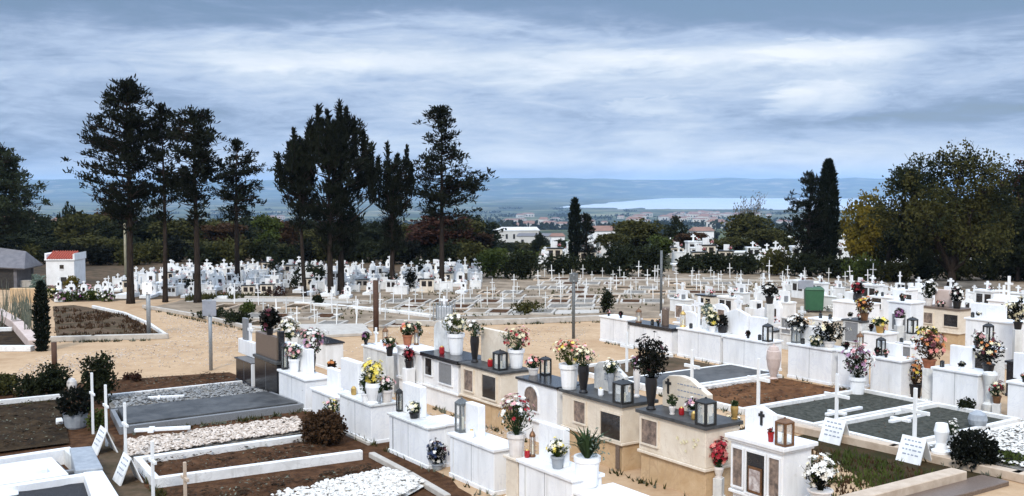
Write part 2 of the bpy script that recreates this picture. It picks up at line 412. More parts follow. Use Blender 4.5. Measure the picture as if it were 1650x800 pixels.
def build_land():
    azs = [-180 + 6 * i for i in range(25)] + [-34 + .5 * i for i in range(137)] + [36 + 6 * i for i in range(24)]
    rs = [3, 10, 20, 30, 40, 50, 60, 70, 79, 83, 90] + [100 * (1.062 ** i) for i in range(83)]
    rs = [r for r in rs if r < 14500]
    mb = MB(); n = len(azs)
    mb.v.append((0, 0, 0))
    for r in rs:
        for az in azs: mb.v.append((r * math.sin(R(az)), r * math.cos(R(az)), land_z(r, az)))
    for k in range(n): mb.f.append((0, 1 + (k + 1) % n, 1 + k)); mb.m.append(0)
    for i in range(len(rs) - 1):
        for k in range(n):
            k2 = (k + 1) % n
            mb.f.append((1 + i * n + k, 1 + i * n + k2, 1 + (i + 1) * n + k2, 1 + (i + 1) * n + k)); mb.m.append(0)
    m = bpy.data.materials.new('land'); m.use_nodes = True; nt = m.node_tree; N = nt.nodes; L = nt.links
    b = N['Principled BSDF']; b.inputs['Roughness'].default_value = .95; b.inputs['Specular IOR Level'].default_value = .15
    geo = N.new('ShaderNodeNewGeometry')
    ln = N.new('ShaderNodeVectorMath'); ln.operation = 'LENGTH'; L.new(geo.outputs['Position'], ln.inputs[0])
    def noi(scale, detail=6, rough=.6):
        q = N.new('ShaderNodeTexNoise'); q.inputs['Scale'].default_value = scale; q.inputs['Detail'].default_value = detail; q.inputs['Roughness'].default_value = rough
        L.new(geo.outputs['Position'], q.inputs['Vector']); return q.outputs[0]
    def ramp(fac, stops):
        q = N.new('ShaderNodeValToRGB'); cr = q.color_ramp
        while len(cr.elements) < len(stops): cr.elements.new(.5)
        for e, (p, c) in zip(cr.elements, stops): e.position = p; e.color = (*c, 1)
        L.new(fac, q.inputs[0]); return q.outputs[0]
    def mixc(f, a, c):
        q = N.new('ShaderNodeMix'); q.data_type = 'RGBA'; L.new(f, q.inputs['Factor']); L.new(a, q.inputs['A']); L.new(c, q.inputs['B']); return q.outputs['Result']
    def mr(v, a, c):
        q = N.new('ShaderNodeMapRange'); q.inputs[1].default_value = a; q.inputs[2].default_value = c; L.new(v, q.inputs[0]); return q.outputs[0]
    sand = mixc(ramp(noi(.35, 9, .7), [(.38, (0, 0, 0)), (.62, (.95, .95, .95))]), ramp(noi(6, 8), [(.3, (.42, .28, .16)), (.7, (.53, .375, .235))]), ramp(noi(2.2, 6), [(.3, (.31, .19, .10)), (.7, (.46, .315, .19))]))
    scrub = ramp(noi(.12, 8), [(.3, (.020, .026, .012)), (.5, (.04, .042, .018)), (.7, (.075, .06, .035))])
    vor = N.new('ShaderNodeTexVoronoi'); vor.inputs['Scale'].default_value = .006
    L.new(geo.outputs['Position'], vor.inputs['Vector'])
    sp = N.new('ShaderNodeSeparateColor'); L.new(vor.outputs['Color'], sp.inputs[0])
    fields = ramp(sp.outputs[0], [(.1, (.05, .07, .03)), (.35, (.11, .12, .05)), (.55, (.20, .17, .10)), (.75, (.09, .12, .05)), (.95, (.30, .25, .17))])
    wood = ramp(noi(.004, 6), [(.42, (0, 0, 0)), (.55, (1, 1, 1))])
    fields = mixc(wood, fields, ramp(noi(.02, 5), [(.3, (.02, .03, .015)), (.7, (.05, .06, .03))]))
    edge = N.new('ShaderNodeMath'); edge.operation = 'MULTIPLY_ADD'; edge.inputs[1].default_value = 14; L.new(noi(.15, 5), edge.inputs[0]); L.new(ln.outputs['Value'], edge.inputs[2])
    c1 = mixc(mr(edge.outputs[0], 66, 72), sand, scrub)
    c2 = mixc(mr(ln.outputs['Value'], 250, 700), c1, fields)
    L.new(c2, b.inputs['Base Color'])
    bp = N.new('ShaderNodeBump'); bp.inputs['Strength'].default_value = .35; bp.inputs['Distance'].default_value = .03
    L.new(noi(14, 6), bp.inputs['Height']); L.new(bp.outputs[0], b.inputs['Normal'])
    structure('ground', mb, m, smooth=True)
build_land()
def build_sea():
    mb = MB(); vs = []
    azs = [0 + 1.0 * i for i in range(43)]
    for az in azs:
        for r in (4300, 10400): vs.append((r * math.sin(R(az)), r * math.cos(R(az)), -100))
    mb.raw(vs, [(2 * i, 2 * i + 2, 2 * i + 3, 2 * i + 1) for i in range(len(azs) - 1)])
    m = mat('sea_water', (.62, .66, .68), (.72, .75, .76), .004, .38, 3, spec=.6, metal=.75)
    structure('water', mb, m)
build_sea()
def build_haze():
    mb = MB(); mb.box(-15500, 15500, -15500, 15500, -112, 130)
    m = bpy.data.materials.new('haze'); m.use_nodes = True; nt = m.node_tree
    nt.nodes.remove(nt.nodes['Principled BSDF'])
    pv = nt.nodes.new('ShaderNodeVolumePrincipled'); pv.inputs['Density'].default_value = 0.9e-4
    pv.inputs['Color'].default_value = (.46, .69, 1.0, 1); pv.inputs['Anisotropy'].default_value = 0.1
    nt.links.new(pv.outputs[0], nt.nodes['Material Output'].inputs['Volume'])
    o = mb.build('haze', m); tag(o, 'pale blue haze over the bay and hills', None, kind='stuff')
build_haze()

# sheets lying on the cemetery ground
def sheet(name, pix, m, z, kind=True, jag=0.0, seed=1):
    rng = random.Random(seed); pts = [at(*p) for p in pix]; out = []
    for a, b in zip(pts, pts[1:] + pts[:1]):
        n = max(1, int((b - a).length / .5)) if jag else 1
        for i in range(n):
            q = a.lerp(b, i / n); out.append((q.x + rng.uniform(-jag, jag), q.y + rng.uniform(-jag, jag), z))
    mb = MB(); mb.quad(out)
    o = structure(name, mb, m)
    return o
sheet('field_ground', [(240, 497), (395, 524), (700, 524), (985, 514), (1750, 505), (1750, 446), (1400, 436), (780, 436), (760, 452), (480, 478), (300, 482)], 'field_earth', .004, jag=.05)
sheet('burial_ground', [(120, 487), (300, 481), (480, 477), (760, 452), (800, 440), (800, 412), (-120, 412), (-120, 462), (60, 470), (90, 488)], 'weedy_earth', .003, jag=.05)
sheet('lawn', [(90, 548), (268, 543), (200, 506), (120, 492), (85, 494)], 'weedy_earth', .006, jag=.03)
sheet('bed_ground', [(1278, 706), (1440, 803), (1575, 776), (1620, 772), (1300, 700)], 'moss_ground', .012)
sheet('lane', [(300, 487), (490, 487), (705, 511), (965, 505), (965, 499), (715, 503), (500, 479), (300, 480)], 'concrete', .009)

# ------------------------------------------------------------------ trees
def conifer(name, label, px, pyb, outline, seed, trunk_r, nb, leafm='needles_dark', lean=0.0, up=.5, size=(.06, .22), per=15, base=None, gap=.27, barkm='bark', group='tall dark conifers across the middle', z0=0.0, thin=-.13, upturn=.35, clump=.2, spires=()):
    """outline: (photo row, left column, right column) down the crown; the crown is filled with limbs and needle tufts"""
    rng = random.Random(seed)
    b = at(px, pyb, z0); k = kk(b); D = b.y
    topz = zat(outline[0][0], D); H = topz - z0
    prof = [(zat(y, D) - z0, (px - xl) * k, (xr - px) * k) for y, xl, xr in outline]     # z, left, right, top to bottom
    def width(z):
        if z >= prof[0][0]: return prof[0][1], prof[0][2]
        for (z0_, l0, r0), (z1_, l1, r1) in zip(prof, prof[1:]):
            if z >= z1_:
                f = (z0_ - z) / (z0_ - z1_ + 1e-6); return l0 + (l1 - l0) * f, r0 + (r1 - r0) * f
        return prof[-1][1], prof[-1][2]
    t = thing(name, label, 'tree', b, 0, group)
    # trunk
    topx = (outline[0][1] + outline[0][2]) / 2 - px
    def axis(z):
        f = max(0, z / H); return Vector((topx * k * f ** 1.4 + lean * math.sin(f * 3.1) * .25, .1 * math.sin(f * 5 + seed), z))
    tr = MB(); pts = [axis(H * f) for f in (-.01, .03, .12, .25, .4, .55, .7, .85, .97)]
    rad = [trunk_r * q for q in (1.35, 1.1, .95, .85, .72, .56, .4, .24, .07)]
    tr.tube(pts, rad, 8)
    zlo = prof[-1][0]
    cr = MB(); n = 0
    limbs = []; nb = int(nb * 1.2)
    while n < nb:
        f = rng.random() ** .85
        z = zlo + (H - zlo) * f * .985
        l, r = width(z)
        if max(l, r) < .05 and rng.random() < .5: continue
        ang = rng.uniform(0, 2 * math.pi); c, s_ = math.cos(ang), math.sin(ang)
        ax = axis(z)
        e = (r - ax.x) if c > 0 else (l + ax.x)
        L_ = (abs(c) * e + (1 - abs(c)) * (l + r) * .5) * rng.uniform(.72, 1.06)
        if L_ < .12: L_ = .12
        n += 1
        rise = rng.uniform(-.12, .22) + .5 * up * (f ** 1.5)
        a = axis(z - min(.9, L_ * .25) * up)
        p1 = a + Vector((c, s_, rise)) * L_ * .5
        tip = axis(z) + Vector((c * L_, s_ * L_, L_ * upturn * rise + .05))
        tr.tube([a, p1, tip], [max(.012, trunk_r * .26 * min(1, L_)), .02, .008], 4, cap=False)
        limbs.append((a, p1, tip, L_))
    for a, p1, tip, L_ in limbs:
        m_ = max(1, int(L_ / gap))
        for i in range(m_ + 1):
            u = .25 + .75 * (i + rng.random() * .6) / (m_ + .6)
            p = a * (1 - u) ** 2 + p1 * 2 * u * (1 - u) + tip * u * u
            side = Vector((rng.gauss(0, 1), rng.gauss(0, 1), rng.gauss(0, .6))) * .12 * L_ ** .5
            p = p + side
            if fbm(p.x * 1.1 + seed, p.y * 1.1, p.z * 1.6, 3) < thin: continue
            cs = clump * rng.uniform(.6, 1.2)
            o_ = Vector((tip.x - a.x, tip.y - a.y, .3)).normalized() * .7
            for _ in range(per):
                q = p + Vector((rng.gauss(0, .55), rng.gauss(0, .55), rng.gauss(0, .28 + .4 * max(0, up - .6)))) * cs
                cr.leaf(q, rng, size[0] * rng.uniform(.7, 1.3), size[1] * rng.uniform(.6, 1.2), up=up * 1.6, out=o_)
    for _ in range(6):
        p = axis(H * .97)
        for _ in range(per): cr.leaf(p + Vector((rng.gauss(0, .07), rng.gauss(0, .07), rng.uniform(-.35, .05))), rng, size[0], size[1], up=2.2)
    for sx, sy, sw, sl in spires:            # upright leaders: column, top row, width and length in photo px
        q0 = Vector(((sx - px) * k, rng.uniform(-.7, .7), zat(sy, D) - z0)); ln_ = sl * k
        tr.tube([(0, 0, max(.5, q0.z - ln_ - 1.2)), q0 - Vector((0, 0, ln_)), q0], [.05, .035, .006], 4, cap=False)
        for i in range(int(sl * 5)):
            u = rng.random(); r_ = sw * k * .5 * min(1, .12 + u * 1.5) * rng.random() ** .4; a = rng.uniform(0, 6.283)
            cr.leaf(q0 + Vector((r_ * math.cos(a), r_ * math.sin(a), -u * ln_)), rng, size[0] * rng.uniform(.7, 1.3), size[1] * rng.uniform(.7, 1.3), up=2.2)
    tr.build('trunk', barkm, t, smooth=True)
    cr.build('crown', leafm, t)
    return t
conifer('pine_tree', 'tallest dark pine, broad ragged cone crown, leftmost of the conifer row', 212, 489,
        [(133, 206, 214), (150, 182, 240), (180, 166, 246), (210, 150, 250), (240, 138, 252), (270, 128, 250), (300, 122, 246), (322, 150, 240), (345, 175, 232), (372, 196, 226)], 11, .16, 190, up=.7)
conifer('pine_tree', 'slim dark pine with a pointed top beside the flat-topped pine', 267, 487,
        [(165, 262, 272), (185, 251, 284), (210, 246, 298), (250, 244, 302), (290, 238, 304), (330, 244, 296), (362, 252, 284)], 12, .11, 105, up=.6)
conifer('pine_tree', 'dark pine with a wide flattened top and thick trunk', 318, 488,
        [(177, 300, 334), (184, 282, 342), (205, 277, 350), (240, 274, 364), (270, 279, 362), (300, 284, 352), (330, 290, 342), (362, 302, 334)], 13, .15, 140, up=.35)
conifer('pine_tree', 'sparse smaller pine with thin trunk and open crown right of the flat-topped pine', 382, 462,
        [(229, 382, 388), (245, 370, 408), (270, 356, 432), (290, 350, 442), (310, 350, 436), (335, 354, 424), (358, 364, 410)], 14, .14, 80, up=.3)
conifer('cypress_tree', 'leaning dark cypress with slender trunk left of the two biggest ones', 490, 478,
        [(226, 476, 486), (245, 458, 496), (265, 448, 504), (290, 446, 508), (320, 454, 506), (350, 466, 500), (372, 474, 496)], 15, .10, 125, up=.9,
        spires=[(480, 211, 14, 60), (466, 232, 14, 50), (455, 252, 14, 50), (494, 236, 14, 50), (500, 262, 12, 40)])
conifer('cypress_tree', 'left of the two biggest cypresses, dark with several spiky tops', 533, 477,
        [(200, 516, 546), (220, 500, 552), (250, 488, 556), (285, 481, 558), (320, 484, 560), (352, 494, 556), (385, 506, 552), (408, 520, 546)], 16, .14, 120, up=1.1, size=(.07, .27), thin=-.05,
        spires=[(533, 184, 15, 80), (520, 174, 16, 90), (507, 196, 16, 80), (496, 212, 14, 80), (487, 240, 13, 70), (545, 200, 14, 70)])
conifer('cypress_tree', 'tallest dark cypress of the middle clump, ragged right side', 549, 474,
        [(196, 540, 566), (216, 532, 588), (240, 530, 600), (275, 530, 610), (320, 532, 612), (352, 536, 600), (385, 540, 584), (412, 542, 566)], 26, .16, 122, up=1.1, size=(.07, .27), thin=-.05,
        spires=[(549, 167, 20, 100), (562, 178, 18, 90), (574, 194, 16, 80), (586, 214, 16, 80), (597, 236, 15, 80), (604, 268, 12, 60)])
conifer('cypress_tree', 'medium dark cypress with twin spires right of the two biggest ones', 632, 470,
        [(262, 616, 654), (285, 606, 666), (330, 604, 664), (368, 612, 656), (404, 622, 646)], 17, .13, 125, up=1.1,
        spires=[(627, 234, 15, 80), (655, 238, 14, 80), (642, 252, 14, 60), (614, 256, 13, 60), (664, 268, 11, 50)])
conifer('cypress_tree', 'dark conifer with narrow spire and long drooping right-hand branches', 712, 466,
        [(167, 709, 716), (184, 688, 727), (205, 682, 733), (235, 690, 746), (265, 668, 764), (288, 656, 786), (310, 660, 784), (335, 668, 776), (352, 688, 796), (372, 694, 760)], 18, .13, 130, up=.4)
conifer('pine_tree', 'dark pine cut by the left edge of the photo', -8, 446,
        [(234, 2, 16), (255, -40, 32), (290, -70, 40), (305, -80, 74), (325, -80, 82), (350, -80, 60), (380, -60, 30)], 19, .2, 170, leafm='needles_mid', up=.2)
conifer('pine_tree', 'dark bushy conifer leaning against the tall columnar cypress', 1300, 442,
        [(278, 1300, 1308), (300, 1281, 1318), (330, 1270, 1322), (355, 1259, 1326), (385, 1263, 1330), (420, 1276, 1326)], 20, .14, 130, up=.7, per=15, group='dark conifers on the right')
conifer('pine_tree', 'short dark conifer close behind the thin distant cypress', 944, 432, [(346, 942, 948), (365, 934, 956), (400, 930, 962), (425, 934, 958)], 21, .1, 60, up=.8, z0=-.2, group='dark conifers beyond the field')
def column(label, px, pyb, top, wpx, seed, n=2600, z0=0.0, leafm='needles_cypress', size=(.09, .3), group=None, name='cypress_tree', foot=.04):
    rng = random.Random(seed); b = at(px, pyb, z0); k = kk(b); H = zat(top, b.y) - z0; w = wpx * k / 2
    t = thing(name, label, 'tree', b, 0, group)
    tr = MB(); tr.tube([(0, 0, -.02), (0, 0, H * .5), (0, 0, H * .93)], [w * .22, w * .14, .02], 6); tr.build('trunk', 'bark', t)
    cr = MB()
    for i in range(n):
        f = rng.random() ** .9; f = foot + (1 - foot) * f
        env = min(1, (1 - f) * 3.2) ** .6 * min(1, .55 + f * 1.6)
        a = rng.uniform(0, 6.283); rr = w * env * (rng.random() ** .35) * (1 + .16 * fbm(math.cos(a) * 1.5, math.sin(a) * 1.5, f * 7 + seed))
        cr.leaf((rr * math.cos(a), rr * math.sin(a), f * H - .1), rng, size[0], size[1], up=1.8, out=Vector((math.cos(a), math.sin(a), 0)) * .6)
    cr.build('crown', leafm, t)
    return t
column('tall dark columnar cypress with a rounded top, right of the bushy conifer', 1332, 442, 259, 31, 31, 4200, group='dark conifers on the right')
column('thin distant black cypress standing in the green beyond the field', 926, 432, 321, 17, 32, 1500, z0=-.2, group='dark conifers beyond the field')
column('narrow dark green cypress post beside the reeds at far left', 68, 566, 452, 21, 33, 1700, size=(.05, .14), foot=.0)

BL = {}
def broadleaf_mesh(key, seed, leafm, n_cl, per, lsize, squash=.8, gaps=.1, barkm='bark', twigs=False):
    """unit tree: crown about 1 wide, total height 1"""
    rng = random.Random(seed)
    tr = MB(); cr = MB()
    tr.tube([(0, 0, -.08), (.01, 0, .12), (.0, .01, .3), (.02, .0, .55)], [.035, .028, .022, .012], 7)
    lobes = []
    for i in range(9):
        a = i * 2.4 + rng.uniform(-.4, .4); rr = rng.uniform(.12, .3); zz = rng.uniform(.30, .8)
        p = Vector((rr * math.cos(a), rr * math.sin(a), zz)); lobes.append((p, rng.uniform(.15, .24)))
        tr.tube([(0, 0, .2 + .2 * rng.random()), p * .6 + Vector((0, 0, .14)), p], [.014, .009, .004], 5, cap=False)
        if twigs:
            for _ in range(7):
                q = p + Vector((rng.gauss(0, .1), rng.gauss(0, .1), rng.uniform(.02, .2))); tr.tube([p * .8 + Vector((0, 0, .08)), q], [.004, .0015], 4, cap=False)
    lobes.append((Vector((0, 0, .78)), .21))
    for i in range(n_cl):
        c, r = rng.choice(lobes)
        d = Vector((rng.gauss(0, 1), rng.gauss(0, 1), rng.gauss(0, 1))).normalized() * r * rng.random() ** .4
        d.z *= squash; p = c + d
        if fbm(p.x * 5, p.y * 5, p.z * 5 + seed) < gaps - .45 or p.z > 1.02: continue
        for _ in range(per):
            q = p + Vector((rng.gauss(0, 1), rng.gauss(0, 1), rng.gauss(0, .8))) * .022
            cr.leaf(q, rng, lsize * rng.uniform(.7, 1.3), lsize * 1.5, up=.2)
    BL[key] = (tr, cr, barkm, leafm)
broadleaf_mesh('dark', 41, 'leaf_dark', 640, 8, .036, gaps=.02)
broadleaf_mesh('dark2', 42, 'leaf_dark', 640, 8, .036, .9, gaps=.02)
broadleaf_mesh('olive', 43, 'leaf_olive', 560, 8, .034, .9)
broadleaf_mesh('green', 44, 'leaf_green', 560, 8, .034, .8)
broadleaf_mesh('yellow', 45, 'leaf_yellow', 760, 9, .026, 1.0, gaps=.08)
broadleaf_mesh('brown', 46, 'leaf_brown', 560, 8, .032, .9, gaps=.08)
broadleaf_mesh('rust', 47, 'leaf_rust', 640, 8, .034, .8)
broadleaf_mesh('bare', 48, 'leaf_grey', 330, 6, .017, 1.1, gaps=.12, barkm='pale_bark', twigs=True)
PROTO = {}
def btree(key, px, top, D, wpx, label, group, rz=0.0, base=None):
    z0 = land_z(math.hypot((px - CX) / F * D, D), math.degrees(math.atan((px - CX) / F)))
    b = atD(px, D, z0); k = kk(b); H = zat(top, D) - z0; w = wpx * k
    sc = (w * 1.12, w * 1.12, H)
    if key not in PROTO:
        tr, cr, bm, lm = BL[key]
        t = thing('broadleaf_tree', label, 'tree', b, rz, group)
        tr.build('trunk', bm, t, smooth=True); cr.build('crown', lm, t); t.scale = sc; PROTO[key] = t
    else: t = dup(PROTO[key], b, rz, label, group, sc)
    return t
rg = random.Random(7)
# the named ones
btree('green', 428, 342, 74, 66, 'yellowish green round tree between the sparse pine and the leaning cypress', 'trees behind the pines', .3)
btree('brown', 465, 352, 78, 50, 'brown autumn tree behind the leaning cypress trunk', 'trees behind the pines', 1.1)
btree('rust', 702, 340, 70, 112, 'wide reddish brown tree behind the spired conifer', 'trees behind the pines', 2.0)
btree('olive', 518, 366, 76, 70, 'olive green tree low behind the two biggest cypresses', 'trees behind the pines', 2.2)
btree('bare', 1206, 300, 110, 66, 'nearly bare pale tree showing twigs against the water', 'trees beyond the field', .5)
btree('olive', 1205, 340, 98, 100, 'broad olive green tree under the bare pale one', 'trees beyond the field', .7)
btree('yellow', 1398, 304, 58, 104, 'yellow autumn tree right of the columnar cypress', 'trees on the right', .2)
btree('olive', 1028, 350, 72, 92, 'rounded olive tree behind the middle of the cross field', 'trees beyond the field', 1.8)
btree('dark2', 1090, 346, 95, 44, 'small dark tree between the two olive trees', 'trees beyond the field', .9)
btree('brown', 1120, 372, 78, 70, 'rusty brown small tree above the low white tombs', 'trees beyond the field', 2.7)
btree('brown', 970, 386, 110, 40, 'little brown tree beside the distant red roof', 'trees beyond the field', .1)
btree('dark', 868, 372, 120, 26, 'small dark tree right of the long white hall', 'trees beyond the field', .1)
btree('olive', 1240, 366, 80, 74, 'olive tree left of the bushy conifer', 'trees beyond the field', 2.4)
btree('dark', 112, 322, 110, 32, 'round dark treetop against the blue hill at left', 'trees behind the pines', 2.4)
# the wood behind the pines: dark crowns
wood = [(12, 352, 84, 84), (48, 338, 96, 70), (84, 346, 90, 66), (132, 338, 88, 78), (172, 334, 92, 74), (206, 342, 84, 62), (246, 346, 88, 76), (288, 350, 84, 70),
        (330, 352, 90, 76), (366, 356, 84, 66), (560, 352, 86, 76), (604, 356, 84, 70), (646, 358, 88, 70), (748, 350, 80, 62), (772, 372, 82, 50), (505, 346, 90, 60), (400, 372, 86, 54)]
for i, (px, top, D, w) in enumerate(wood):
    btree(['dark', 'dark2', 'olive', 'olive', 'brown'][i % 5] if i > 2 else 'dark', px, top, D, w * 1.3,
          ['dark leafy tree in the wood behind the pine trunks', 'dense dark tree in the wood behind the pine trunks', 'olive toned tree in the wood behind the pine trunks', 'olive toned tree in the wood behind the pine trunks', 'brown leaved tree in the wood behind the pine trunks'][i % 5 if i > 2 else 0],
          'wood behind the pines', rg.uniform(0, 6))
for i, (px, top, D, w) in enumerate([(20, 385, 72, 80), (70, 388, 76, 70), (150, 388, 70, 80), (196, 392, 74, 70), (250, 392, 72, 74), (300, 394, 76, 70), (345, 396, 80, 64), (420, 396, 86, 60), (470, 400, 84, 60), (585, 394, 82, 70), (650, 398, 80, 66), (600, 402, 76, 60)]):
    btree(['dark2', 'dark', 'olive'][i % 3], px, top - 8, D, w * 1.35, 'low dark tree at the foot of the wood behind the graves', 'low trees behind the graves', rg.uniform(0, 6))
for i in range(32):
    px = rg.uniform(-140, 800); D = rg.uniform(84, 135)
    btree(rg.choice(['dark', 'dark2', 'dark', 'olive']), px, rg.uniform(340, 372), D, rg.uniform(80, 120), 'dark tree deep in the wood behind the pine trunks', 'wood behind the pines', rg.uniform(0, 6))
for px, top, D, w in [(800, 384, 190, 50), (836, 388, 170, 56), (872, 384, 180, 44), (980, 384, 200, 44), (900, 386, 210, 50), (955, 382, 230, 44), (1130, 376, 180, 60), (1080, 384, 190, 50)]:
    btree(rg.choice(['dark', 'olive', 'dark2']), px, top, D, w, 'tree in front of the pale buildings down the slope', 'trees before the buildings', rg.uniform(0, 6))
# greenery between field and plain
for i, (px, top, D, w, kx) in enumerate([(800, 398, 66, 60, 'green'), (845, 402, 64, 66, 'green'), (990, 372, 68, 60, 'olive'), (1060, 378, 68, 66, 'green'), (1010, 392, 64, 70, 'dark'), (1150, 384, 74, 60, 'olive'), (1185, 380, 78, 60, 'olive'),
                                    (1275, 380, 70, 60, 'olive'), (960, 392, 90, 50, 'olive'), (905, 384, 130, 46, 'dark'), (890, 394, 110, 50, 'olive'), (820, 390, 150, 44, 'dark'), (780, 384, 120, 40, 'brown'), (1360, 356, 90, 60, 'olive')]):
    btree(kx, px, top, D, w, {'green': 'fresh green', 'dark': 'dark', 'dark2': 'dense dark', 'olive': 'olive', 'brown': 'brownish'}[kx] + ' tree in the belt beyond the cross field', 'tree belt beyond the field', rg.uniform(0, 6))
# far smaller trees down the slope
for i in range(46):
    px = rg.uniform(775, 1260); D = rg.choice([180, 240, 320, 420, 560, 700]); b = 420 if D < 250 else 405 if D < 500 else 392
    btree(rg.choice(['dark', 'dark2', 'olive', 'brown', 'dark']), px, b - rg.uniform(18, 30) * (220 / D) ** .35, D, rg.uniform(16, 34), 'small tree on the slope between the cemetery and the town', 'trees down the slope', rg.uniform(0, 6))
# big trees on the right, built for themselves
def big_tree(label, px, pyb, seed, lobes, leafm, n, trunk=.2, mixm=None):
    """lobes: (column, row, radius in photo px, depth offset m)"""
    rng = random.Random(seed); b = at(px, pyb); k = kk(b); D = b.y
    t = thing('broadleaf_tree', label, 'tree', b, 0, 'trees on the right')
    tr = MB(); cr = MB()
    tr.tube([(0, 0, -.05), (.05, 0, .5), (.0, .05, 1.1), (.1, 0, 2.0)], [trunk * 1.3, trunk, trunk * .85, trunk * .6], 8)
    LB = []
    for lx, ly, lr, dy in lobes:
        c = Vector(((lx - px) * k, dy, zat(ly, D))); LB.append((c, lr * k))
        mid = Vector((c.x * .45, c.y * .5, max(1.0, c.z * .55)))
        tr.tube([(0, 0, .8), mid, c], [trunk * .5, trunk * .28, .02], 6, cap=False)
        for _ in range(6):
            e = c + Vector((rng.gauss(0, .6), rng.gauss(0, .6), rng.gauss(.2, .5))) * lr * k
            tr.tube([mid.lerp(c, .6), e], [.035, .008], 4, cap=False)
    wts = [l[1] ** 2 for l in LB]
    for i in range(n):
        c, r = rng.choices(LB, wts)[0]
        d = Vector((rng.gauss(0, 1), rng.gauss(0, 1), rng.gauss(0, .85))).normalized() * r * rng.random() ** .45
        p = c + d
        g = fbm(p.x * 1.1, p.y * 1.1, p.z * 1.3 + seed)
        if g < -.3 or rng.random() < .05: continue
        for _ in range(8):
            q = p + Vector((rng.gauss(0, 1), rng.gauss(0, 1), rng.gauss(0, .8))) * .13
            cr.leaf(q, rng, .085 * rng.uniform(.7, 1.4), .13, up=.2, mi=0 if not mixm or fbm(q.x * .6, q.y * .6, q.z * .6 + 9) < .16 else 1)
    tr.build('trunk', 'bark', t, smooth=True)
    cr.build('crown', [leafm, mixm] if mixm else leafm, t)
    return t
big_tree('largest spreading tree on the right, dark olive crown with brownish top', 1532, 466, 51,
         [(1540, 262, 34, 0), (1500, 285, 40, .6), (1575, 285, 40, -.5), (1455, 300, 34, 0), (1480, 340, 48, -1), (1540, 335, 60, .8), (1590, 335, 44, 0), (1440, 345, 34, .8), (1500, 385, 46, .6), (1565, 385, 50, -.8), (1450, 290, 22, -.6)], 'leaf_olive', 3600, .2, 'leaf_dark')
big_tree('dark tree cut by the right edge with reddish leaves at its top', 1640, 452, 52,
         [(1640, 280, 24, 0), (1625, 312, 30, .5), (1665, 300, 40, 0), (1620, 350, 38, -.6), (1668, 350, 46, .5), (1640, 390, 42, 0)], 'leaf_dark', 2000, .16, 'leaf_rust')
big_tree('low dark tree in the shade between the yellow tree and the largest tree', 1430, 452, 53,
         [(1450, 380, 28, 0), (1440, 404, 24, .5), (1470, 398, 28, -.3)], 'leaf_dark', 700, .12)

for px, top, D, w in [(1470, 318, 60, 90), (1585, 310, 62, 110), (1655, 306, 60, 90), (1625, 330, 56, 90), (1500, 350, 62, 90), (1560, 356, 62, 80), (1690, 290, 60, 100), (1455, 352, 76, 60), (1640, 372, 55, 80)]:
    btree(rg.choice(['dark', 'olive', 'dark2', 'olive']), px, top, D, w * 1.2, 'leafy tree closing the wood at the right edge', 'dark wood on the right', rg.uniform(0, 6))
def bush(name, label, p, w, h, seed, leafm='leaf_dark', n=260, ls=.07, cat='bush', group=None, ball=False, pot=None, dep=None, barkm='bark', per=6):
    rng = random.Random(seed)
    t = thing(name, label, cat, p, 0, group); cr = MB(); tr = MB(); dep = dep or w
    for _ in range(5):
        a = rng.uniform(0, 6.28); tr.tube([(0, 0, -.02), (math.cos(a) * w * .2, math.sin(a) * dep * .2, h * .55)], [.02 + .01 * w, .008], 5, cap=False)
    for i in range(n):
        d = Vector((rng.gauss(0, 1), rng.gauss(0, 1), rng.gauss(0, 1))).normalized() * rng.random() ** (.25 if ball else .5)
        b = 1 if ball else 1 + .5 * fbm(d.x * 1.6, d.y * 1.6, d.z * 1.6 + seed)
        q = Vector((d.x * w * .5 * b, d.y * dep * .5 * b, h * .5 + d.z * h * .5 * b))
        if q.z < .02: q.z = rng.uniform(.0, .08)
        for _ in range(per):
            cr.leaf(q + Vector((rng.gauss(0, 1), rng.gauss(0, 1), rng.gauss(0, 1))) * ls * .7, rng, ls * rng.uniform(.6, 1.2), ls * 1.5, up=.3, out=d * .6)
    tr.build('stem', barkm, t); cr.build('foliage', leafm, t)
    return t
# hedge and shrubs along the back of the field
hedge = [(796, 448, 60, 44, 'leaf_green'), (842, 450, 66, 46, 'leaf_dark'), (905, 442, 70, 28, 'leaf_dark'), (960, 442, 60, 26, 'leaf_dark'), (1000, 446, 56, 50, 'leaf_dark'), (1048, 446, 56, 54, 'leaf_dark'), (1110, 440, 40, 26, 'leaf_dark'), (1150, 440, 56, 32, 'leaf_dark'),
         (1200, 442, 66, 34, 'leaf_dark'), (1252, 444, 60, 40, 'leaf_olive'), (1295, 446, 56, 36, 'leaf_dark'), (1345, 448, 56, 34, 'leaf_dark'), (1392, 452, 60, 36, 'leaf_green'), (1440, 454, 56, 30, 'leaf_olive'), (1490, 452, 60, 36, 'leaf_dark'), (1545, 452, 60, 34, 'leaf_olive'), (1600, 452, 60, 40, 'leaf_dark'), (1650, 452, 60, 44, 'leaf_dark')]
for i, (px, pyb, w, h, lm) in enumerate(hedge):
    b = at(px, pyb); k = kk(b)
    bush('hedge_shrub', {'leaf_dark': 'dark clipped shrub in the hedge behind the field', 'leaf_green': 'greener shrub in the hedge behind the field', 'leaf_olive': 'olive shrub in the hedge behind the field'}[lm], b, w * k, h * k, 60 + i, lm, 230, .12, 'shrub', 'hedge behind the cross field', dep=1.4)
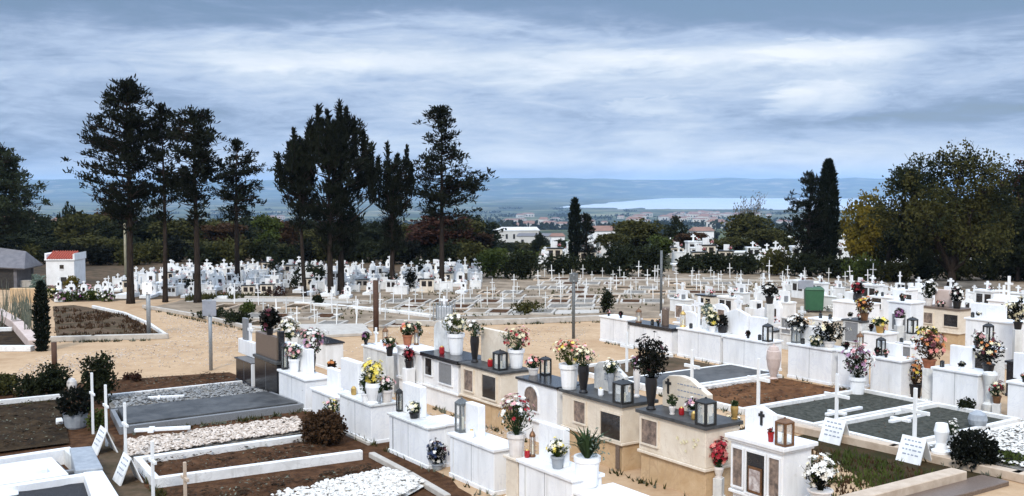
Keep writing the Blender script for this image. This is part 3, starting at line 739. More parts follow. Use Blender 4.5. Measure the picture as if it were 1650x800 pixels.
for i in range(24):
    px = -20 + i * 34 + rg.uniform(-8, 8); b = atD(px, rg.uniform(66, 70)); k = kk(b); hh = (zat(rg.uniform(384, 400), b.y)) * 1.0
    bush('hedge_shrub', 'dark shrub in the hedge closing the white graves behind the pines', b, 52 * k, max(.8, hh), 200 + i, rg.choice(['leaf_dark', 'leaf_dark', 'leaf_black', 'leaf_olive']), 230, .13, 'shrub', 'hedge behind the crowded graves', dep=1.6)
for i in range(14):
    px = rg.uniform(190, 780); b = atD(px, rg.uniform(49, 62)); k = kk(b)
    bush('shrub', 'small dark shrub among the crowded white graves', b, rg.uniform(12, 22) * k, rg.uniform(16, 30) * k, 240 + i, 'leaf_dark', 70, .08, 'shrub', 'little shrubs among the crowded graves')
# ------------------------------------------------------------------ buildings and poles behind
def house(name, label, cat, p, w, d, h, roofh, rz=0.0, wall='plaster', roof='tile_red', group=None, detail=True, hip=False):
    t = thing(name, label, cat, p, rz, group)
    m = MB(); m.box(-w / 2, w / 2, -d / 2, d / 2, -.6 * (h > 3), h)
    m.prism([(-w / 2, h - .001), (w / 2, h - .001), (0, h + roofh * .97)], -d / 2 + .01, d / 2 - .01) if not hip else None
    wl = m.build('wall', wall, t)
    r = MB(); o = w * .06
    r.raw([(-w / 2 - o, -d / 2 - o, h - roofh * .1), (0, -d / 2 - o, h + roofh), (0, d / 2 + o, h + roofh), (-w / 2 - o, d / 2 + o, h - roofh * .1),
           (w / 2 + o, -d / 2 - o, h - roofh * .1), (w / 2 + o, d / 2 + o, h - roofh * .1)], [(0, 1, 2, 3), (1, 4, 5, 2)])
    ro = r.build('roof', roof, t); s = ro.modifiers.new('thick', 'SOLIDIFY'); s.thickness = h * .05
    if detail:
        for i in range(3):
            q = MB(); x = (-.3 + .3 * i) * w; q.box(x - w * .06, x + w * .06, -d / 2 - .04, -d / 2 + .02, h * .4, h * .75); q.build('window', 'dark_glass', t)
    return t
p = at(107, 458); k = kk(p)
def chapel():
    w, h = 44 * k, 40 * k
    t = thing('chapel', 'tiny white chapel with a red tiled roof at the far left', 'chapel', p, R(3))
    m = MB(); m.box(-w / 2, w / 2, -.8, .8, 0, h); m.build('wall', 'plaster', t, bevel=.01)
    m = MB(); m.prism([(-w / 2 - .04, h), (-w / 2 + .05, h), (-w / 2 + .05, h + .3), (-w / 2 - .04, h + .36)], -.84, .84)
    m.prism([(w / 2 - .05, h), (w / 2 + .04, h), (w / 2 + .04, h + .36), (w / 2 - .05, h + .3)], -.84, .84); m.box(-w / 2 - .05, w / 2 + .05, -.86, -.79, h, h + .07); m.build('parapet', 'plaster', t)
    m = MB(); m.raw([(-w / 2 + .05, -.86, h + .06), (w / 2 - .05, -.86, h + .06), (w / 2 - .05, 0, h + .40), (-w / 2 + .05, 0, h + .40), (-w / 2 + .05, .86, h + .08), (w / 2 - .05, .86, h + .08)], [(0, 1, 2, 3), (3, 2, 5, 4)])
    for i in range(11):
        x = -w / 2 + .1 + i * (w - .2) / 10; m.tube([(x, -.87, h + .08), (x, 0, h + .42)], [.035, .035], 6)
    m.build('roof', 'tile_red', t)
    m = MB(); m.box(-.02, .18, -.815, -.79, h * .66, h * .66 + .2); m.build('window', 'dark_glass', t)
    m = MB(); m.box(-.03, .19, -.83, -.80, h * .66 - .04, h * .66); m.build('sill', 'plaster', t)
    m = MB(); m.box(.02, .3, -.82, -.79, 0, .42); m.build('door', 'dark_paint_and_shade', t)
chapel()
p = at(-8, 462); k = kk(p)
def shed():
    t = thing('shed', 'low shed with a dark grey pitched roof at the left edge', 'shed', p, R(4))
    m = MB(); m.box(-1.9, -1.1, -1, 1, 0, 1.25); m.box(1.3, 1.45, -1, 1, 0, 1.0); m.box(-1.9, 1.5, .9, 1.05, 0, 1.0); m.build('wall', 'slate_roof', t)
    m = MB(); m.raw([(-2.2, -1.2, 1.2), (1.9, -1.2, .98), (1.5, .1, 1.75), (-2.0, .1, 2.25), (-2.2, 1.3, 1.2), (1.9, 1.3, .98)], [(0, 1, 2, 3), (3, 2, 5, 4), (1, 5, 2), (0, 3, 4)])
    o = m.build('roof', 'slate_roof', t); s = o.modifiers.new('thick', 'SOLIDIFY'); s.thickness = .07
    m = MB(); m.box(-1.08, 1.28, -.95, -.9, 0, 1.0); m.build('opening_shade', 'dark_paint_and_shade', t)  # dark panel across the open front stands for the shade inside
shed()
def hz(px, D): return land_z(math.hypot((px - CX) / F * D, D), math.degrees(math.atan((px - CX) / F)))
def bld(label, px, D, wpx, top, eave, cat='house', rz=0.0, wall='plaster', roof='tile_old', group='buildings down the slope', depth=None):
    z = hz(px, D); b = atD(px, D, z); k = kk(b); w = wpx * k; h = zat(eave, D) - z; rh = zat(top, D) - zat(eave, D)
    t = thing('house', label, cat, b, rz, group)
    depth = depth or w * .6
    m = MB(); m.box(-w / 2, w / 2, -depth / 2, depth / 2, -1, h); m.build('wall', wall, t)
    m = MB(); m.raw([(-w / 2 - .3, -depth / 2 - .3, h), (w / 2 + .3, -depth / 2 - .3, h), (w / 2 - rh * .4, 0, h + rh), (-w / 2 + rh * .4, 0, h + rh), (w / 2 + .3, depth / 2 + .3, h), (-w / 2 - .3, depth / 2 + .3, h)],
                  [(0, 1, 2, 3), (3, 2, 4, 5), (1, 4, 2), (0, 3, 5), (5, 4, 1, 0)]); m.build('roof', roof, t)
    n = max(2, int(w / 3.5))
    for i in range(n):
        x = -w / 2 + (i + .5) * w / n; m = MB(); m.box(x - .5, x + .5, -depth / 2 - .08, -depth / 2 + .05, h * .35, h * .72); m.build('window', 'dark_glass', t)
    return t
bld('long white hall with a pale low roof down the slope', 832, 520, 70, 366, 371, 'hall', .1, wall='far_plaster', roof='far_plaster')
bld('white flat warehouse in front of the long hall, lower down', 862, 400, 56, 376, 380, 'hall', -.1, wall='far_plaster', roof='slate_roof')
bld('house with a wide salmon red roof right of the distant cypress', 974, 360, 44, 364, 372, 'house', .15)
bld('house with a reddish roof among the trees at the left edge', 22, 170, 70, 344, 358, 'house', .3)
bld('pale gabled house between dark trees at upper left', 104, 190, 30, 350, 356, 'house', -.2)
bld('small white house beside the pale gabled one', 128, 200, 14, 350, 356, 'house', .2)
bld('white house glimpsed through the trees above the second burial ground', 1130, 300, 34, 366, 372, 'house', .2)
bld('pale house low among the trees left of the distant cypress', 898, 300, 22, 376, 381, 'house', .1)
# town on the plain
def far_house():
    t = MB(); t.box(-7, 7, -5, 5, -2, 6, 0)
    t.raw([(-7.4, -5.4, 6), (7.4, -5.4, 6), (5, 0, 8.2), (-5, 0, 8.2), (7.4, 5.4, 6), (-7.4, 5.4, 6)], [(0, 1, 2, 3), (3, 2, 4, 5), (1, 4, 2), (0, 3, 5)], 1)
    for i in range(4): t.box(-5.6 + i * 3.2, -4.3 + i * 3.2, -5.06, -4.95, 1.4, 4, 2)
    return t.build('far_house', ['far_plaster', 'tile_old', 'dark_glass'])
fh = far_house(); tag(fh, 'small pale house of the town on the plain', 'house', 'town on the coastal plain')
rt = random.Random(3)
first = True
for i in range(92):
    if i < 40: px, D = rt.gauss(1120, 42), rt.uniform(2300, 3700)
    elif i < 75: px, D = rt.uniform(790, 1290), rt.uniform(1100, 3600)
    else: px, D = rt.uniform(380, 470), rt.uniform(1200, 3000)
    o = fh if first else fh.copy()
    if not first: col.objects.link(o)
    first = False
    o.location = atD(px, D, hz(px, D)); o.rotation_euler = (0, 0, rt.uniform(-.6, .6)); s = rt.uniform(.7, 1.5); o.scale = (s * rt.uniform(.8, 2.0), s, s * rt.uniform(.8, 1.5))
# dark groves on the plain: one uncountable mass
def groves():
    rng = random.Random(8); mb = MB()
    for i in range(420):
        D = rng.uniform(750, 4700); px = rng.uniform(-50, 1700) if D > 1500 else rng.uniform(700, 1400)
        if fbm(px / 90, D / 500, 4) < -.05: continue
        c = atD(px, D, hz(px, D)); w = rng.uniform(8, 26)
        for j in range(16):
            a = rng.uniform(0, 6.28); r = w * rng.random() ** .5
            q = c + Vector((r * math.cos(a) * 1.6, r * math.sin(a), rng.uniform(.5, 6)))
            for _ in range(3): mb.leaf(q + Vector((rng.gauss(0, 2), rng.gauss(0, 2), rng.gauss(0, 1))), rng, 4, 6, up=.4)
    o = mb.build('distant_woods', 'leaf_dark'); tag(o, 'dark groves scattered over the coastal plain', None, kind='stuff')
groves()
def pole(name, label, px, pyb, top, wpx, m, cat='pole', board=None, bm='sign_grey', yaw=0.0):
    b = at(px, pyb); k = kk(b); h = zat(top, b.y)
    t = thing(name, label, cat, b, yaw)
    q = MB(); q.tube([(0, 0, -.05), (0, 0, h)], [wpx * k / 2] * 2, 8); q.build('post', m, t, smooth=True)
    if board:
        bw, bt, bb, off = board
        q = MB(); q.box((-bw / 2 + off) * k, (bw / 2 + off) * k, -wpx * k / 2 - .03, -wpx * k / 2, zat(bb, b.y), zat(bt, b.y)); q.build('board', bm, t, bevel=.004)
        q = MB(); q.tube([(0, -wpx * k / 2 - .031, zat(bt, b.y) - .05), (0, -wpx * k / 2 - .045, zat(bt, b.y) - .05)], [.025] * 2, 8); q.tube([(0, -wpx * k / 2 - .031, zat(bb, b.y) + .05), (0, -wpx * k / 2 - .045, zat(bb, b.y) + .05)], [.025] * 2, 8); q.build('bolt', 'galvanised', t)
    return t
pole('section_sign', 'blank grey sign on a thin post beside the left path', 340, 597, 484, 6, 'galvanised', 'sign', (22, 484, 509, 0))
pole('section_sign', 'pale thin post with a small plate standing on the kerb of the weedy bed', 240, 541, 455, 7, 'galvanised', 'sign', (16, 455, 474, 0), 'plaster')
pole('section_sign', 'thin dark post with a small blank plate standing at the pale path in the middle', 924, 546, 440, 5, 'grey_iron', 'sign', (14, 441, 455, 0), 'grey_iron')
pole('thin_pole', 'thin dark pole with no plate in the cross field', 1065, 505, 404, 4, 'grey_iron')
pole('rusty_post', 'thick rusty brown post at the front of the cross field', 606, 534, 452, 9, 'rust')
pole('utility_pole', 'tall pale pole behind the tallest pine trunk', 203, 462, 360, 4, 'pale_pole')
pole('rusty_post', 'short rusty stake with a white stripe above the dark shrub at left', 88, 598, 552, 9, 'rust')
pole('section_sign', 'grey sign plate on a post beside the green bin', 1300, 503, 452, 5, 'galvanised', 'sign', (24, 452, 466, -3))
def bin_():
    b = at(1311, 503); k = kk(b)
    t = thing('waste_bin', 'tall dark green waste bin behind the white tombs on the right', 'bin', b, R(-10))
    w = 27 * k; h = zat(463, b.y)
    q = MB(); q.tbox(-w / 2, w / 2, -.3, .3, .08, h - .1, -.03, -.03); q.build('body', 'green_plastic', t, bevel=.02)
    q = MB(); q.tbox(-w / 2 - .05, w / 2 + .05, -.36, .36, h - .1, h, .06, .06); q.build('lid', 'green_plastic', t, bevel=.02)
    for x in (-w * .35, w * .35):
        q = MB(); q.tube([(x - .03, -.28, .07), (x + .03, -.28, .07)], [.07, .07], 10); q.build('wheel', 'black_iron', t)
bin_()

# ------------------------------------------------------------------ the cross field and the crowded graves behind the pines
def cross_mb(h, arm, w, th=.05, zarm=.68, base=False):
    m = MB(); a = arm / 2; z = h * zarm
    m.prism([(-w / 2, 0), (w / 2, 0), (w / 2, z - w / 2), (a, z - w / 2), (a, z + w / 2), (w / 2, z + w / 2), (w / 2, h), (-w / 2, h), (-w / 2, z + w / 2), (-a, z + w / 2), (-a, z - w / 2), (-w / 2, z - w / 2)], -th / 2, th / 2)
    if base: m.box(-.16, .16, -.12, .12, -.02, .1)
    return m
cp_ = [cross_mb(.85, .28, .036, .03), cross_mb(.72, .25, .036, .03), cross_mb(.95, .31, .04, .03)]
cproto = [tag(m.build('grave_cross', q_), '', 'cross') for m, q_ in zip(cp_, ('white_paint', 'old_marble', 'white_paint'))]
for o in cproto: o['label'] = 'thin white cross over a plain grave in the field behind the paths'; o['group'] = 'white crosses of the field'; o.hide_render = False
used = [False] * 3
rc = random.Random(5)
rows = [(527, 440, 600, 34), (519, 430, 700, 36), (507, 384, 640, 36), (500, 700, 960, 33), (492, 372, 980, 38), (484, 640, 1060, 36), (477, 760, 1240, 36), (470, 790, 1330, 34), (463, 860, 1420, 36), (456, 880, 1430, 34), (449, 870, 1320, 30)]
plots = []
def put_cross(px, py, rz=None, s=1.0):
    v = rc.randrange(3); o = cproto[v] if not used[v] else cproto[v].copy()
    if used[v]: col.objects.link(o)
    used[v] = True
    o.location = at(px, py); o.rotation_euler = (rc.gauss(0, .025), rc.gauss(0, .03), R(-8) + rc.gauss(0, .05) if rz is None else rz); o.scale = (s, 1, s)
for py, x0, x1, dx in rows:
    x = x0 + rc.uniform(0, 10)
    while x < x1:
        if rc.random() < .87:
            put_cross(x, py + rc.uniform(-.5, .5), None, rc.uniform(.7, 1.08)); plots.append((x, py))
        x += dx * rc.uniform(.9, 1.1)
def field_plot(L_, w, h, top):
    m = MB(); e = .09
    m.box(-w / 2, w / 2, -.02 - L_, -L_ + e, 0, h, 0); m.box(-w / 2, w / 2, -e, 0, 0, h, 0)
    m.box(-w / 2, -w / 2 + e, -L_ + e, -e, 0, h, 0); m.box(w / 2 - e, w / 2, -L_ + e, -e, 0, h, 0)
    m.box(-w / 2 + e, w / 2 - e, -L_ + e, -e, 0, h * top, 1)
    return m
fp = [field_plot(1.5, .9, .07, .7).build('grave_plot', ['concrete', 'gravel_base']), field_plot(1.45, .9, .06, .75).build('grave_plot', ['concrete', 'soil']), field_plot(1.5, .9, .08, 1.06).build('grave_plot', ['concrete', 'field_earth']), field_plot(1.5, .9, .07, .6).build('grave_plot', ['kerb_tan', 'weedy_earth'])]
fpl = ['low kerbed grave filled with grey gravel in the cross field', 'low concrete kerbed grave filled with brown earth in the cross field', 'low kerbed grave topped with pale packed earth in the cross field', 'low tan kerbed grave overgrown with weeds in the cross field']
fu = [False] * 4
for px, py in plots:
    if rc.random() < .15: continue
    v = rc.choice([0, 0, 1, 1, 2, 3]); o = fp[v] if not fu[v] else fp[v].copy()
    if fu[v]: col.objects.link(o)
    else: tag(o, fpl[v], 'grave', 'kerbed graves of the cross field')
    fu[v] = True
    b = at(px, py); o.location = (b.x, b.y - .12, .010); o.rotation_euler = (0, 0, R(-8))
for v in range(4):
    if not fu[v]: bpy.data.objects.remove(fp[v])
# long kerbs of the field
def kerb(name, label, pix, w, h, m, z0=0.0, cat='kerb', group='kerbs along the paths'):
    mb = MB(); pts = [at(*q) for q in pix]
    for a, b in zip(pts, pts[1:]): mb.bar(a, b, w, z0, h, 0, ext=w * .3)
    return tag(mb.build(name, m, bevel=.012), label, cat, group)
kerb('stone_kerb', 'curved pale kerb bordering the field beside the left path', [(232, 497), (262, 502), (330, 514), (395, 530), (430, 536)], .14, .14, 'concrete')
kerb('stone_kerb', 'pale kerb between the field and the broad middle path', [(640, 524), (700, 526), (850, 522), (968, 517)], .16, .2, 'concrete')
kerb('stone_kerb', 'long bright white kerb on the near side of the lane in the field', [(478, 491), (560, 497), (640, 505), (692, 512)], .2, .12, 'kerb_white')
kerb('stone_kerb', 'long white kerb on the far side of the lane in the field', [(380, 480), (500, 482), (600, 488), (710, 499), (850, 500), (970, 497)], .1, .08, 'concrete')
kerb('stone_kerb', 'white kerb behind the front crosses', [(740, 484), (900, 479), (1100, 474)], .1, .08, 'concrete')
kerb('stone_kerb', 'low white kerb at the back of the field under the hedge', [(870, 456), (1080, 452), (1330, 456)], .1, .1, 'concrete')
kerb('stone_kerb', 'pale kerb along the near edge of the weedy bed', [(84, 551), (150, 549), (268, 546)], .2, .17, 'concrete')
kerb('stone_kerb', 'thin pale kerb on the far side of the weedy bed', [(150, 497), (200, 508), (240, 525), (268, 544)], .1, .12, 'kerb_white')
def paver():
    mb = MB(); pts = [at(*q) for q in [(520, 545), (600, 541), (585, 526), (470, 527)]]
    mb.raw([(q.x, q.y, .01) for q in pts] + [(q.x, q.y, .10) for q in pts], [(4, 5, 6, 7), (0, 1, 5, 4), (1, 2, 6, 5), (2, 3, 7, 6), (3, 0, 4, 7)])
    tag(mb.build('paved_slab', 'concrete', bevel=.01), 'low grey paved slab by the rusty post', 'slab')
paver()
# grave monuments seen small: one mesh each, several designs
MON = ['white_paint', 'dark_glass', 'grey_granite', 'leaf_bouquet', 'silk_pink', 'silk_white', 'cream_marble', 'silk_red', 'black_granite']
def mon(kind, seed):
    r = random.Random(seed); m = MB()
    def flowers(x, y, z, s, cs):
        for _ in range(16): m.leaf((x + r.gauss(0, s), y + r.gauss(0, s), z + abs(r.gauss(0, s))), r, .05, .12, mi=3)
        for _ in range(26): m.leaf((x + r.gauss(0, s), y + r.gauss(0, s), z + .06 + abs(r.gauss(0, s))), r, .07, .07, mi=r.choice(cs))
    def crs(x, z, h, y0=-.04, mi=0):
        m.box(x - .04, x + .04, y0, y0 + .08, z, z + h, mi); m.box(x - .15, x - .0405, y0 + .005, y0 + .075, z + h * .58, z + h * .58 + .08, mi); m.box(x + .0405, x + .15, y0 + .005, y0 + .075, z + h * .58, z + h * .58 + .08, mi)
    w = r.uniform(.8, 1.05)
    if kind == 0:      # low box with headstone and cross
        m.box(-w / 2, w / 2, -.25, .25, 0, .6); m.box(-w / 2 - .03, w / 2 + .03, -.28, .28, .6, .66); m.box(-.3, .3, .0, .12, .66, 1.1); crs(0, 1.1, .38, .02); flowers(-.25, -.1, .7, .07, [4, 5]); m.box(.18, .3, -.16, -.04, .66, .9, 2)
    elif kind == 1:    # shrine with dark windows
        m.box(-w / 2, w / 2, -.25, .25, 0, .95); m.box(-w / 2 - .04, w / 2 + .04, -.3, .3, .95, 1.03); m.box(-w * .38, -w * .06, -.27, -.24, .45, .85, 1); m.box(w * .06, w * .38, -.27, -.24, .45, .85, 1); crs(0, 1.03, .4, 0); flowers(.25, -.1, 1.05, .06, [5, 7])
    elif kind == 2:    # arched stone on slab
        m.box(-w / 2, w / 2, -1.4, .2, 0, .28); m.box(-w * .42, w * .42, .0, .14, .28, .85); m.prism([(-w * .42, .85), (w * .42, .85), (w * .25, 1.1), (-w * .25, 1.1)], .0, .14); crs(0, 1.1, .3, .03); flowers(.2, -.2, .3, .08, [4, 7]); m.box(-.14, .14, -.012, .002, .5, .8, 1)
    elif kind == 3:    # tall cross on pedestal
        m.box(-w / 2, w / 2, -.3, .3, 0, .45); m.box(-.25, .25, -.2, .2, .45, .8); crs(0, .8, .8, -.04); flowers(-.3, -.15, .48, .08, [5, 5, 4]); m.box(.28, .42, -.2, -.06, .45, .7, 8)
    elif kind == 4:    # cream shrine with black top
        m.box(-w / 2, w / 2, -.25, .25, 0, .85, 6); m.box(-w / 2 - .04, w / 2 + .04, -.3, .3, .85, .91, 8); m.box(-w * .36, -w * .04, -.27, -.24, .4, .75, 1); m.box(w * .1, w * .38, -.27, -.24, .4, .75, 1); m.box(-.2, .2, .05, .15, .91, 1.3); flowers(.3, -.1, .95, .08, [7, 4])
    elif kind == 5:    # plain white back wall with side posts
        m.box(-w / 2, w / 2, -.1, .1, 0, .75); m.box(-w / 2 - .05, -w / 2 + .08, -.14, .14, 0, .95); m.box(w / 2 - .08, w / 2 + .05, -.14, .14, 0, .95); m.box(-w / 2, w / 2, -.13, .13, .75, .8); crs(0, .8, .45); flowers(0, -.25, .1, .12, [5])
    else:              # headstone with portrait and flower bed
        m.box(-w / 2, w / 2, -1.5, .1, 0, .22); m.prism([(-.3, .22), (.3, .22), (.3, .8), (.12, .98), (-.12, .98), (-.3, .8)], -.05, .07); m.box(-.1, .1, -.064, -.048, .55, .8, 1); flowers(0, -.7, .25, .2, [4, 5, 7]); crs(0, .98, .28, -.03)
    return m
MON_L = ['white box grave with a small headstone cross', 'white shrine grave with two dark windows and a cross', 'white slab grave with an arched headstone', 'white pedestal grave with a tall cross', 'cream shrine grave with a black top slab', 'white wall grave with side posts and a cross', 'white headstone grave with a flower bed']
MP = [mon(k_, 70 + k_).build('grave_monument', MON) for k_ in range(7)]
MU = [False] * 7
def put_mon(v, p, rz, s=1.0, where='', group=None):
    o = MP[v] if not MU[v] else MP[v].copy()
    if MU[v]: col.objects.link(o)
    MU[v] = True
    o.location = p; o.rotation_euler = (0, 0, rz); o.scale = (s, s, s * rc.uniform(.9, 1.1))
    tag(o, MON_L[v] + ' ' + where, 'grave', group); return o
rm = random.Random(12)
for j, y in enumerate([47.6, 48.6, 49.7, 50.8, 52, 53.2, 54.5, 55.9, 57.4, 59, 60.6]):
    x = -18.0 - (j > 2) * 1.5
    py = 400 + F * 0  # rows run across the view
    xmax = {0: -6.2, 1: -3.4}.get(j, -1.6)
    if j < 2: x = -17.2 + j
    while x < xmax:
        px = CX + F * x / y
        if rm.random() < .93 and not (j < 2 and px > 440 and rm.random() < .35):
            put_mon(rm.choice([0, 0, 1, 2, 3, 5, 5, 6, 6, 4, 2]), (x, y + rm.uniform(-.25, .25), 0), rm.gauss(0, .1) - .1, rm.uniform(.42, .7), 'in the crowd behind the pines', 'crowded white graves behind the pines')
        x += rm.uniform(.72, 1.02)
# small white wall graves near the chapel
for px, py in [(95, 470), (115, 476), (135, 478), (158, 480), (178, 478), (108, 484), (170, 470), (195, 468)]:
    put_mon(rm.choice([2, 6, 6, 0]), at(px, py), rm.gauss(0, .2), .5, 'by the tiny chapel', 'little graves by the chapel')
# second burial ground behind the hedge
for i in range(44):
    px = rm.uniform(1050, 1650) if i > 10 else rm.uniform(860, 985); D = rm.uniform(66, 76)
    put_mon(rm.choice([0, 1, 0, 4, 5]), atD(px, D, hz(px, D)), rm.gauss(0, .2), rm.uniform(.8, 1.15), 'in the ground behind the hedge', 'second burial ground behind the hedge')
def longtomb(px, top, D, w, label):
    z = hz(px, D); b = atD(px, D, z); k = kk(b); h = zat(top, D) - z
    t = thing('vault_wall', label, 'vault', b, .05); m = MB(); m.box(-w * k / 2, w * k / 2, -.4, .4, 0, h - .1); m.build('wall', 'white_paint', t)
    m = MB(); m.box(-w * k / 2 - .1, w * k / 2 + .1, -.5, .5, h - .1, h); m.build('cornice', 'white_paint', t)
    for i in range(int(w / 12)):
        m = MB(); x = -w * k / 2 + (i + .5) * 12 * k; m.box(x - .1, x + .1, -.42, -.39, h * .25, h * .7); m.build('niche', 'old_marble', t)
longtomb(1185, 405, 76, 80, 'long low white vault wall behind the hedge')
longtomb(1095, 425, 62, 20, 'stepped white plinth at the middle of the back hedge')
longtomb(920, 403, 95, 90, 'long white vault wall far behind the dark hedge')
# ------------------------------------------------------------------ tombs standing in the three rows
TOMBS = []
class Tomb:
    def __init__(s, name, label, cat, px0, px1, t, h, depth=.5, wall='white_marble', slab='white_marble', slab_t=.05, over=.035, plinth=None, group=None, bev=.008, foot=True):
        s.t, s.h, s.d = t, h, depth
        s.s0 = s_of(px0, t, h); s.w = s_of(px1, t, h) - s.s0
        s.root = thing(name, label, cat, W(s.s0, t), ROW, group)
        z = 0.0; w = s.w
        if plinth:
            ph, pm = plinth
            m = MB(); m.box(.02, w - .02, .03, depth - .02, -.02, ph); m.build('plinth', pm, s.root, bevel=bev)
            m = MB(); m.box(-.02, w + .02, -.03, depth + .02, ph, ph + .05); m.build('ledge', wall, s.root, bevel=bev); z = ph + .05
        elif foot:
            m = MB(); m.box(-.015, w + .015, -.02, depth + .015, -.02, .07); m.build('footing', wall, s.root, bevel=bev); z = .07
        top = h - (slab_t if slab else 0)
        m = MB(); m.box(0, w, 0, depth, z, top); m.build('body', wall, s.root, bevel=bev)
        if w > 1.05 and not plinth:
            for jx in ([w * .5] if w < 1.9 else [w * .34, w * .67]):
                m = MB(); m.box(jx - .004, jx + .004, -.0025, .0, z, top); m.build('joint', 'grey_granite', s.root)
        if slab:
            m = MB(); m.box(-over, w + over, -over, depth + over, top, h); m.build('top_slab', slab, s.root, bevel=.006)
        s.z0, s.top, s.wall = z, top, wall; s.over = over if slab else 0; s.blocks = []; TOMBS.append(s)
    def X(s, px, dy=0.0, z=None): return s_of(px, s.t + dy, s.h if z is None else z) - s.s0
    def D(s, x, dy=0.0): return W(s.s0 + x, s.t + dy).y
    def window(s, px0, px1, py0, py1, pane='dark_glass', frame=None, arch=False, name='window', proud=.0):
        x0, x1 = s.X(px0, 0, s.h * .7), s.X(px1, 0, s.h * .7); D = s.D((x0 + x1) / 2); z1, z0 = zat(py0, s.D(x0)), zat(py1, s.D(x1))
        z1 = min(z1, s.top - .03); z0 = max(z0, s.z0 + .03)
        return s.win(x0, x1, z0, z1, pane, frame, arch, name)
    def win(s, x0, x1, z0, z1, pane='dark_glass', frame=None, arch=False, name='window'):
        e = .028; m = MB()
        def poly(a, b, c, d):
            if not arch: return [(a, c), (b, c), (b, d), (a, d)]
            r = (b - a) / 2; cz = max(c + .02, d - r)
            return [(a, c), (b, c)] + [((a + b) / 2 + r * math.cos(q), cz + (d - cz) * math.sin(q)) for q in [i * math.pi / 10 for i in range(11)]]
        m.prism(poly(x0, x1, z0, z1), -.012, .004); p = m.build(name, pane, s.root)
        f = MB(); fr = frame or s.wall
        if arch:
            o = poly(x0 - e, x1 + e, z0 - e, z1 + e); i = poly(x0, x1, z0, z1)
            for k in range(len(o)):
                k2 = (k + 1) % len(o); a, b, c, d = o[k], o[k2], i[k2], i[k]
                f.raw([(a[0], -.03, a[1]), (b[0], -.03, b[1]), (c[0], -.03, c[1]), (d[0], -.03, d[1]), (a[0], .003, a[1]), (b[0], .003, b[1]), (c[0], .003, c[1]), (d[0], .003, d[1])], [(0, 1, 2, 3), (0, 4, 5, 1), (3, 2, 6, 7)])
        else:
            f.box(x0 - e, x1 + e, -.03, .003, z1, z1 + e); f.box(x0 - e, x1 + e, -.035, .003, z0 - e, z0); f.box(x0 - e, x0, -.03, .003, z0, z1); f.box(x1, x1 + e, -.03, .003, z0, z1)
        f.build('frame', fr, p); return p
    def portrait(s, x, z, w, h, y=-.015):
        m = MB(); m.box(x - w / 2, x + w / 2, y - .016, y, z, z + h); p = m.build('portrait', 'bronze', s.root)
        m = MB(); m.box(x - w * .4, x + w * .4, y - .022, y - .0162, z + h * .1, z + h * .9); m.build('photograph', 'portrait_paper', p); return p
    def headstone(s, px0, px1, pytop, dy=.3, th=.1, mt=None, shape='flat', cross=None, lines=0, z0=None):
        x0, x1 = s.X(px0, dy), s.X(px1, dy); z0 = s.h if z0 is None else z0; z1 = zat(pytop, s.D(x0, dy)); w = x1 - x0; h = z1 - z0
        s.blocks.append((x0, x1, dy, dy + th))
        if shape == 'flat': poly = [(x0, z0), (x1, z0), (x1, z1), (x0, z1)]
        elif shape == 'gable': poly = [(x0, z0), (x1, z0), (x1, z1 - h * .2), ((x0 + x1) / 2, z1), (x0, z1 - h * .2)]
        elif shape == 'wave': poly = [(x0, z0), (x1, z0), (x1, z0 + h * .62), (x1 - w * .12, z0 + h * .72), (x0 + w * .62, z1 - h * .04), (x0 + w * .4, z1), (x0 + w * .15, z1 - h * .06), (x0, z1 - h * .25)]
        else: poly = [(x0, z0), (x1, z0)] + [((x0 + x1) / 2 + w / 2 * math.cos(q), z1 - h * .3 + h * .3 * math.sin(q)) for q in [i * math.pi / 10 for i in range(11)]]
        m = MB(); m.prism(poly, dy, dy + th); o = m.build('headstone', mt or s.wall, s.root, bevel=.008)
        if cross:
            cx, cz0, cz1, cm = cross; cx = x0 + w * cx; a, b = z0 + h * cz0, z0 + h * cz1; c = (b - a)
            m = MB(); m.box(cx - .022, cx + .022, dy - .014, dy - .001, a, b); m.box(cx - c * .27, cx - .0221, dy - .013, dy - .001, a + c * .62, a + c * .62 + .045); m.box(cx + .0221, cx + c * .27, dy - .013, dy - .001, a + c * .62, a + c * .62 + .045); m.build('cross', cm, o)
        if lines:
            rng = random.Random(int(px0)); m = MB()
            for i in range(lines):
                z = z1 - h * (.25 + .55 * i / lines); x = x0 + w * .35
                while x < x1 - w * .12:
                    l = rng.uniform(.03, .08); m.box(x, min(x + l, x1 - .03), dy - .004, dy - .001, z, z + .018); x += l + .025
            m.build('lettering', 'ink', o)
        return o
    def topcross(s, px, pytop, h, dy=.3, mt=None, z0=None):
        x = s.X(px, dy); z1 = zat(pytop, s.D(x, dy)); z0 = z1 - h if z0 is None else z0; z0 = s.h if not s.blocks else min(z0, max(s.h, z0)); a = h * .28; w = .035
        m = MB(); m.prism([(x - w, z0), (x + w, z0), (x + w, z1 - h * .42), (x + a, z1 - h * .42), (x + a, z1 - h * .42 + 2 * w), (x + w, z1 - h * .42 + 2 * w), (x + w, z1), (x - w, z1), (x - w, z1 - h * .42 + 2 * w), (x - a, z1 - h * .42 + 2 * w), (x - a, z1 - h * .42), (x - w, z1 - h * .42)], dy + .02, dy + .08)
        return m.build('cross', mt or s.wall, s.root)

